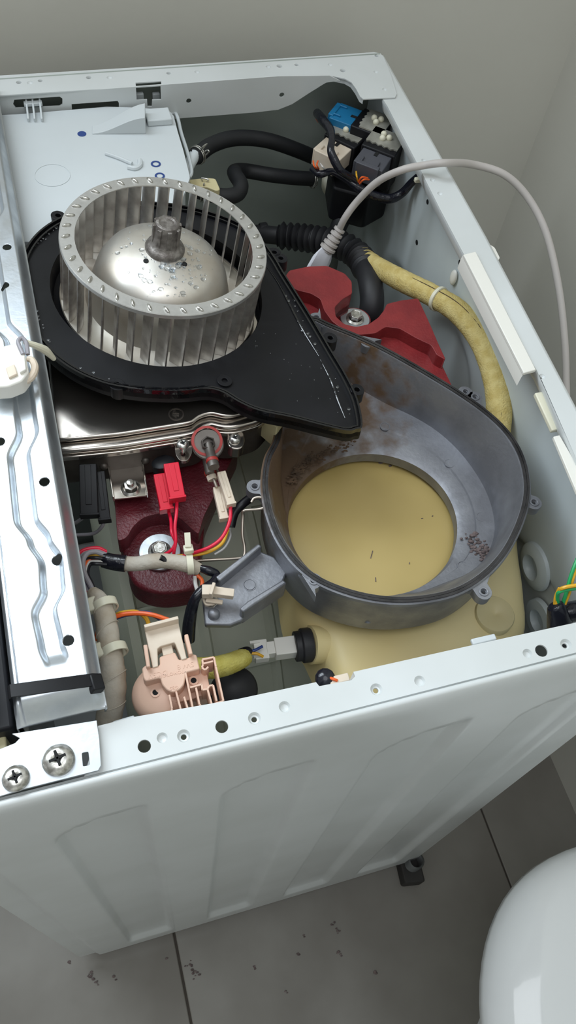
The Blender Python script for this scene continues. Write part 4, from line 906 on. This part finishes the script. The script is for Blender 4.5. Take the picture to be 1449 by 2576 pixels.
# loose cream connector on the bracket
t = thing('loose_connector', 'small cream latching connector lying on the fan housing bracket', 'connector', P(550, 1492, .77))
p0 = P(508, 1488, .775); p1 = P(536, 1488, .775); p2 = P(588, 1495, .774)
obj('housing', M().bar(p0, p1, .0075, .0065), 'beige', t, bev=.0004); obj('nose', M().bar(p1, p2, .0058, .0052), 'beige', t, bev=.0004); obj('latch', M().bar(P(518, 1510, .770), P(560, 1516, .770), .003, .002), 'beige', t, bev=.0003)
obj('cap', M().bar(P(530, 1484, .779), P(538, 1486, .779), .009, .0065), 'beige', t, bev=.0004)
obj('latch', M().tube([P(512, 1506, .768), P(520, 1520, .767), P(540, 1518, .768)], .0012, 8, 4), 'beige', t)

# ================================================================== tub temperature sensor and sleeve
se = thing('tub_sensor_connector', 'white two wire connector plugged into the black capped neck of the yellowed duct', 'connector', P(700, 1630, .715))
ax = (P(700, 1632, .712) - P(778, 1622, .712)).normalized()
c = P(778, 1622, .712)
obj('black_cap', M().lathe([(.0120, -.002), (.0128, .0), (.0128, .006), (.0112, .0065), (.0112, .011), (.00001, .011)], c, ax, 28), 'rubber', se, bev=.0006)
obj('socket', M().bar(c + ax * .010, c + ax * .026, .0135, .011), 'whiteb', se, bev=.0006); obj('socket', M().bar(c + ax * .026, c + ax * .032, .0095, .009), 'whiteb', se, bev=.0004)
hs = obj('plug', M().bar(c + ax * .031, c + ax * .041, .0150, .008), 'whiteb', se, bev=.0006)
for dy in (.0055, -.0055): obj('latch', M().bar(c + ax * .036 + Vector((0, dy, .004)), c + ax * .043 + Vector((0, dy, .004)), .002, .003), 'whiteb', hs)
fs = thing('felt_cable_sleeve', 'short yellow felt cable sleeve pointing at the white sensor connector', 'cable sleeve', P(570, 1665, .72))
m = M().tube(WZ([(490, 1680, .725), (530, 1680, .726), (570, 1672, .726), (605, 1658, .724), (620, 1650, .722)]), [.0075, .0078, .0076, .0070, .0058], 20, 8)
for v in m.v: v += Vector((random.gauss(0, 1), random.gauss(0, 1), random.gauss(0, 1))) * .0001
obj('sleeve', m, 'foam', fs, sm=80); obj('inner_sleeve', M().tube(WZ([(606, 1645, .7245), (622, 1638, .7235), (630, 1642, .722)]), [.004, .0034, .0024], 12, 5), 'blackw', fs)
obj('wire', M().tube(WZ([(620, 1640, .722), (640, 1636, .723), (660, 1626, .722)]), .0011, 8, 5), 'bluew', fs); obj('wire', M().tube(WZ([(622, 1644, .722), (645, 1644, .723), (662, 1652, .721)]), .0011, 8, 5), 'yellw', fs)

# ================================================================== pressure switch (pink)
zp = .800
pk = thing('pressure_switch', 'pinkish beige pressure switch with ribbed frame standing at the near rail', 'switch', P(440, 1700, .74))
def WPz(p, z): return [Vector((v.x, v.y, 0)) for v in WP(p, z)]
obj('diaphragm_case', M().lathe([(.0175, -.030), (.0180, -.012), (.0165, -.006), (.012, -.003), (.00001, -.002)], P(400, 1735, zp - .006), (-.1, -.1, 1), 48), 'pink', pk, sm=60)
body = [(357, 1680), (368, 1672), (379, 1680), (396, 1676), (402, 1672), (401, 1652), (440, 1640), (450, 1660), (476, 1654), (480, 1645), (494, 1646), (503, 1683), (467, 1692), (466, 1705), (463, 1722), (452, 1735), (436, 1742), (420, 1736), (408, 1722), (403, 1705), (366, 1714), (360, 1705)]
obj('top_plate', M().prism(rounded(WPz(body, zp), .0012, 3), zp - .009, zp), 'pink', pk, bev=.0007, bseg=2, sm=40)
low = [(362, 1708), (405, 1700), (470, 1690), (500, 1682), (520, 1690), (530, 1740), (480, 1760), (440, 1768), (400, 1755), (380, 1738)]
obj('lower_body', M().prism(rounded(WPz(low, zp - .009), .002, 3), zp - .028, zp - .009), 'pink', pk, bev=.001, sm=40)
for c_ in ((391, 1742), (487, 1712)):
    c = P(*c_, zp - .0085); obj('mount_hole', M().lathe([(.0018, .0003), (.0030, .0003), (.0030, -.001)], c, n=18), 'pink', pk); obj('hole_core_disc', M().lathe([(.00001, .0002), (.0018, .0002)], c, n=18), 'dark', pk)  # core is a black disc coloured like the shade of an open hole
m = M()
for pts_ in ([(426, 1750), (433, 1785), (430, 1800)], [(443, 1742), (457, 1795)], [(463, 1755), (474, 1790)], [(466, 1692), (486, 1788)], [(493, 1732), (502, 1775), (512, 1785)], [(478, 1732), (508, 1724), (509, 1738), (522, 1736), (526, 1728), (536, 1726)], [(522, 1736), (533, 1775)], [(508, 1662), (538, 1656), (543, 1680), (562, 1766), (530, 1776)], [(509, 1662), (511, 1674), (508, 1682), (516, 1688), (524, 1680)], [(536, 1726), (545, 1766)], [(512, 1672), (536, 1666)]):
    q = WP(pts_, zp - .002)
    for a_, b_ in zip(q, q[1:]): m.bar(a_ + Vector((0, 0, -.006)), b_ + Vector((0, 0, -.006)), .0012, .016)
obj('rib_frame', m, 'pink', pk, bev=.0002)
for a_, b_ in (((366, 1628), (374, 1684)), ((468, 1602), (480, 1652))): obj('guide_post', M().bar(P(*a_, zp + .001), P(*b_, zp), .0024, .010), 'pink', pk, bev=.0006)
# cream plug seated on the switch
pg = thing('switch_plug', 'cream wide plug pushed onto the pink pressure switch', 'connector', P(415, 1610, .80))
plo = [(364, 1584), (448, 1562), (470, 1656), (457, 1660), (441, 1620), (438, 1616), (404, 1626), (396, 1632), (398, 1676), (384, 1680)]
obj('housing', M().prism(WPz(plo, zp + .001), zp - .010, zp + .001), 'beige', pg, bev=.0005)
obj('front_lip', M().bar(P(364, 1586, zp + .001), P(449, 1564, zp + .001), .0022, .013), 'beige', pg, bev=.0004)
obj('inner_latch', M().bar(P(419, 1628, zp - .004), P(424, 1650, zp - .004), .0065, .004), 'beige', pg, bev=.0004); obj('inner_latch', M().bar(P(415, 1626, zp - .006), P(432, 1622, zp - .006), .012, .003), 'beige', pg)
for s_, px, py, sz in (('DC5V', 397, 1696, .0046), ('SW 8', 466, 1674, .0046), ('TOMOTOR', 432, 1695, .0030), ('GBS', 438, 1730, .0030)):
    v = (P(500, 1672, zp) - P(380, 1698, zp)).normalized()
    text('embossed_text', s_, sz, frame(P(px, py, zp), -v, (v.y, -v.x, 0)), .00025, 'pink', pk)

# ================================================================== white connector over the beam at the left edge
lc = thing('loose_white_connector', 'bright white connector with strap hanging over the beam at the left frame edge', 'connector', P(40, 920, .865))
zl = .872
obj('housing', M().prism(rounded(WPz([(-30, 880), (40, 862), (52, 868), (64, 895), (72, 935), (55, 958), (20, 972), (-30, 975)], zl), .0015), zl - .012, zl), 'whiteb', lc, bev=.001)
obj('raised_block', M().prism(WPz([(14, 925), (36, 915), (44, 940), (22, 950)], zl + .002), zl, zl + .002), 'beige', lc, bev=.0006)
obj('raised_block', M().prism(WPz([(44, 905), (62, 896), (66, 930), (50, 938)], zl + .002), zl, zl + .0025), 'whiteb', lc, bev=.0006)
obj('loop', M().tube(WZ([(66, 902, zl - .003), (80, 906, zl - .004), (88, 925, zl - .005), (78, 950, zl - .006), (50, 965, zl - .008), (22, 976, zl - .009)]), [.0016, .0022, .0024, .0024, .0024, .0016], 10, 6), 'beige', lc)
obj('hook', M().tube(WZ([(58, 892, zl), (46, 862, zl + .001), (54, 851, zl + .001), (66, 862, zl), (70, 892, zl - .002)]), .0014, 10, 6), 'greyw', lc)
obj('strap_tail', M().tube(WZ([(62, 860, zl), (90, 870, zl - .006), (115, 882, zl - .014), (136, 903, zl - .024)]), [.0016, .0022, .0028, .0016], 10, 6), 'natural', lc)

# ================================================================== bits along the rear rail
t = thing('rail_cover_strip', 'long white plastic strip clipped on the inner edge of the rear rail', 'plastic strip', P(1260, 790, .83))
q = WP([(1166, 640), (1197, 632), (1349, 930), (1318, 938)], .8415); obj('strip', M().prism([Vector((v.x, v.y, 0)) for v in q], .8385, .8415), 'whiteb', t, bev=.0006)
q = WP([(1166, 640), (1320, 938)], .8405); obj('side_flap', M().loft([[v, v + Vector((-.0010, 0, -.004)), v + Vector((-.0012, 0, -.014))] for v in q], closed=False), 'whiteb', t)
for px, py in ((1175, 690), (1302, 925)): obj('clip_foot', M().box(P(px + 4, py, .832), (.003, .006, .008)), 'whiteb', t, bev=.0006)
t = thing('rail_cover_strip', 'shorter white plastic strip at the right frame edge of the rear rail', 'plastic strip', P(1400, 1100, .83))
q = WP([(1392, 1098), (1408, 1094), (1449, 1165), (1475, 1235), (1452, 1240)], .834); obj('strip', M().prism([Vector((v.x, v.y, 0)) for v in q], .831, .834), 'whiteb', t, bev=.0005)
obj('translucent_clip', M().bar(P(1352, 990, .83), P(1396, 1085, .826), .006, .004), 'natural', bev=.0008, label='translucent clip between the two white strips under the rear rail', cat='clip')
obj('adhesive_lump', M().ball(PX(1141, 698, XR - .002), .006, (.4, .8, 1.3), 12), 'whiteb', label='white lump of sealant on the rear panel above the felt hose', cat='sealant', sm=80)
obj('tape_scrap', M().prism(rounded([Vector((v.x, v.y, 0)) for v in WP([(1226, 612), (1244, 622), (1258, 650), (1250, 656), (1232, 640)], .834)], .002), .832, .834), 'whiteb', label='torn white tape scrap sticking out behind the rear rail', cat='tape')
# ground wires right edge
g = thing('ground_wire_bundle', 'green and yellow earth wires rising out of black tape at the right frame edge', 'wire bundle', P(1400, 1540, .79))
obj('black_tape', M().tube(WZ([(1415, 1600, .775), (1408, 1570, .785), (1400, 1530, .795), (1396, 1520, .797)]), [.010, .0085, .0062, .0044], 14, 6), 'tapeb', g, sm=60)
obj('black_tape', M().tube(WZ([(1385, 1545, .785), (1430, 1540, .788), (1480, 1530, .788)]), [.005, .007, .007], 14, 6), 'tapeb', g, sm=60)
for pts_, cn in (([(1400, 1520, .797), (1404, 1490, .805), (1420, 1478, .812), (1470, 1470, .815)], 'yellw'), ([(1404, 1520, .797), (1402, 1500, .803), (1410, 1488, .808), (1449, 1480, .812), (1480, 1478, .812)], 'greenw'), ([(1415, 1520, .797), (1425, 1490, .803), (1436, 1450, .81), (1449, 1415, .815), (1470, 1370, .818)], 'greenw'), ([(1420, 1520, .796), (1432, 1490, .802), (1441, 1455, .809), (1455, 1415, .814), (1478, 1370, .817)], 'yellw'), ([(1396, 1520, .796), (1399, 1500, .802), (1408, 1480, .808)], 'yellw')):
    obj('earth_wire', M().tube(WZ(pts_), .0013, 8, 8), cn, g)
# parts peeping over the near flange
obj('dark_hose_end', M().lathe([(.015, -.05), (.017, 0), (.015, .004), (.00001, .005)], P(590, 1735, .70), (0, -.3, 1), 32), 'rubber', label='dark round hose end in shadow beside the pressure switch', cat='hose', sm=60)
t = thing('small_connector', 'small cream connector with black tape peeping over the near rail notch', 'connector', P(850, 1712, .82))
obj('black_tape', M().ball(P(818, 1706, .822), .006, (1, 1, .8), 12), 'tapeb', t, sm=80); obj('housing', M().box(P(852, 1712, .822), (.012, .005, .006)), 'beige', t, bev=.0006); obj('wire', M().tube(WZ([(825, 1704, .825), (838, 1708, .826), (848, 1712, .825)]), .0009, 8, 4), 'orange', t)
for a_, b_, l_ in (((285, 1828), (340, 1812), 'white clip tab behind the near rail beside the loom'), ((1186, 1620), (1246, 1606), 'white clip tab behind the near rail below the round pad')):
    obj('rail_clip', M().bar(P(a_[0], a_[1] - 3, .8335), P(b_[0], b_[1] - 3, .8335), .004, .003), 'white', bev=.0008, label=l_, cat='clip')
obj('ivory_support', M().prism([Vector((v.x, v.y, 0)) for v in WP([(650, 1036), (680, 1030), (715, 1050), (697, 1076)], .80)], .775, .80), 'yellow2', bev=.001, label='ivory plastic support between the duct and the fan housing below the cover spout', cat='bracket')

# ================================================================== toilet at the lower right
to = thing('toilet', 'glossy white toilet with closed rounded lid in the lower right corner', 'toilet', (.545, -.33, 0))
def sup(cx, cy, a_, b0, b1, n_=2.45, N=72):
    out = []
    for i in range(N):
        t = 2 * PI * i / N; c, s_ = math.cos(t), math.sin(t); b = b0 if s_ > 0 else b1
        out.append(Vector((cx + a_ * math.copysign(abs(c) ** (2 / n_), c), cy + b * math.copysign(abs(s_) ** (2 / n_), s_), 0)))
    return out
cx, cy = .545, -.30
def ringz(d, z, n_=2.45): return [Vector((v.x, v.y, z)) for v in sup(cx, cy, .181 - d, .234 - d, .20 - d, n_)]
obj('lid', M().loft([ringz(.004, .392), ringz(0, .398), ringz(.001, .408), ringz(.007, .418), ringz(.017, .425), ringz(.030, .4292), ringz(.048, .4315), ringz(.07, .432)], True, True), 'ceramic', to, sm=70)
obj('seat', M().loft([ringz(.014, .376), ringz(.008, .379), ringz(.008, .388), ringz(.012, .391)], True, True), 'ceramic', to, sm=50)
def bz_(a_, b0, b1, z): return [Vector((v.x, v.y, z)) for v in sup(cx, cy, a_, b0, b1, 2.2)]
obj('bowl', M().loft([bz_(.085, .11, .20, 0), bz_(.082, .10, .20, .03), bz_(.085, .10, .20, .14), bz_(.11, .13, .20, .24), bz_(.15, .18, .20, .34), bz_(.165, .210, .20, .370)], True, True), 'ceramic', to, sm=60)
obj('cistern', M().prism(rounded([(.36, -.70), (.73, -.70), (.73, -.52), (.36, -.52)], .03), .38, .75), 'ceramic', to, bev=.01)

# ================================================================== debris on the floor
m = M(); random.seed(5)
for px, py, l, n_ in ((235, 2462, .010, 14), (484, 2440, .012, 16), (845, 2335, .008, 10), (856, 2400, .004, 6), (175, 2422, .003, 4), (288, 2460, .003, 4), (420, 2412, .002, 3), (945, 2448, .003, 4), (750, 2400, .002, 3), (720, 2495, .002, 3), (640, 2432, .003, 5), (765, 2355, .002, 3)):
    for i in range(n_):
        c = P(px, py, .001); a_ = random.uniform(-.5, .5) + 2.0; t = random.uniform(-1, 1); m.ball(c + Vector((math.cos(a_) * l * t, math.sin(a_) * l * t, 0)), random.uniform(.0008, .0018), (1.5, .8, .4), 6)
obj('floor_debris', m, 'lint', kind='stuff', label='dark lint crumbs scattered over the floor tiles in front of the machine', cat='lint')
bpy.context.view_layer.update()
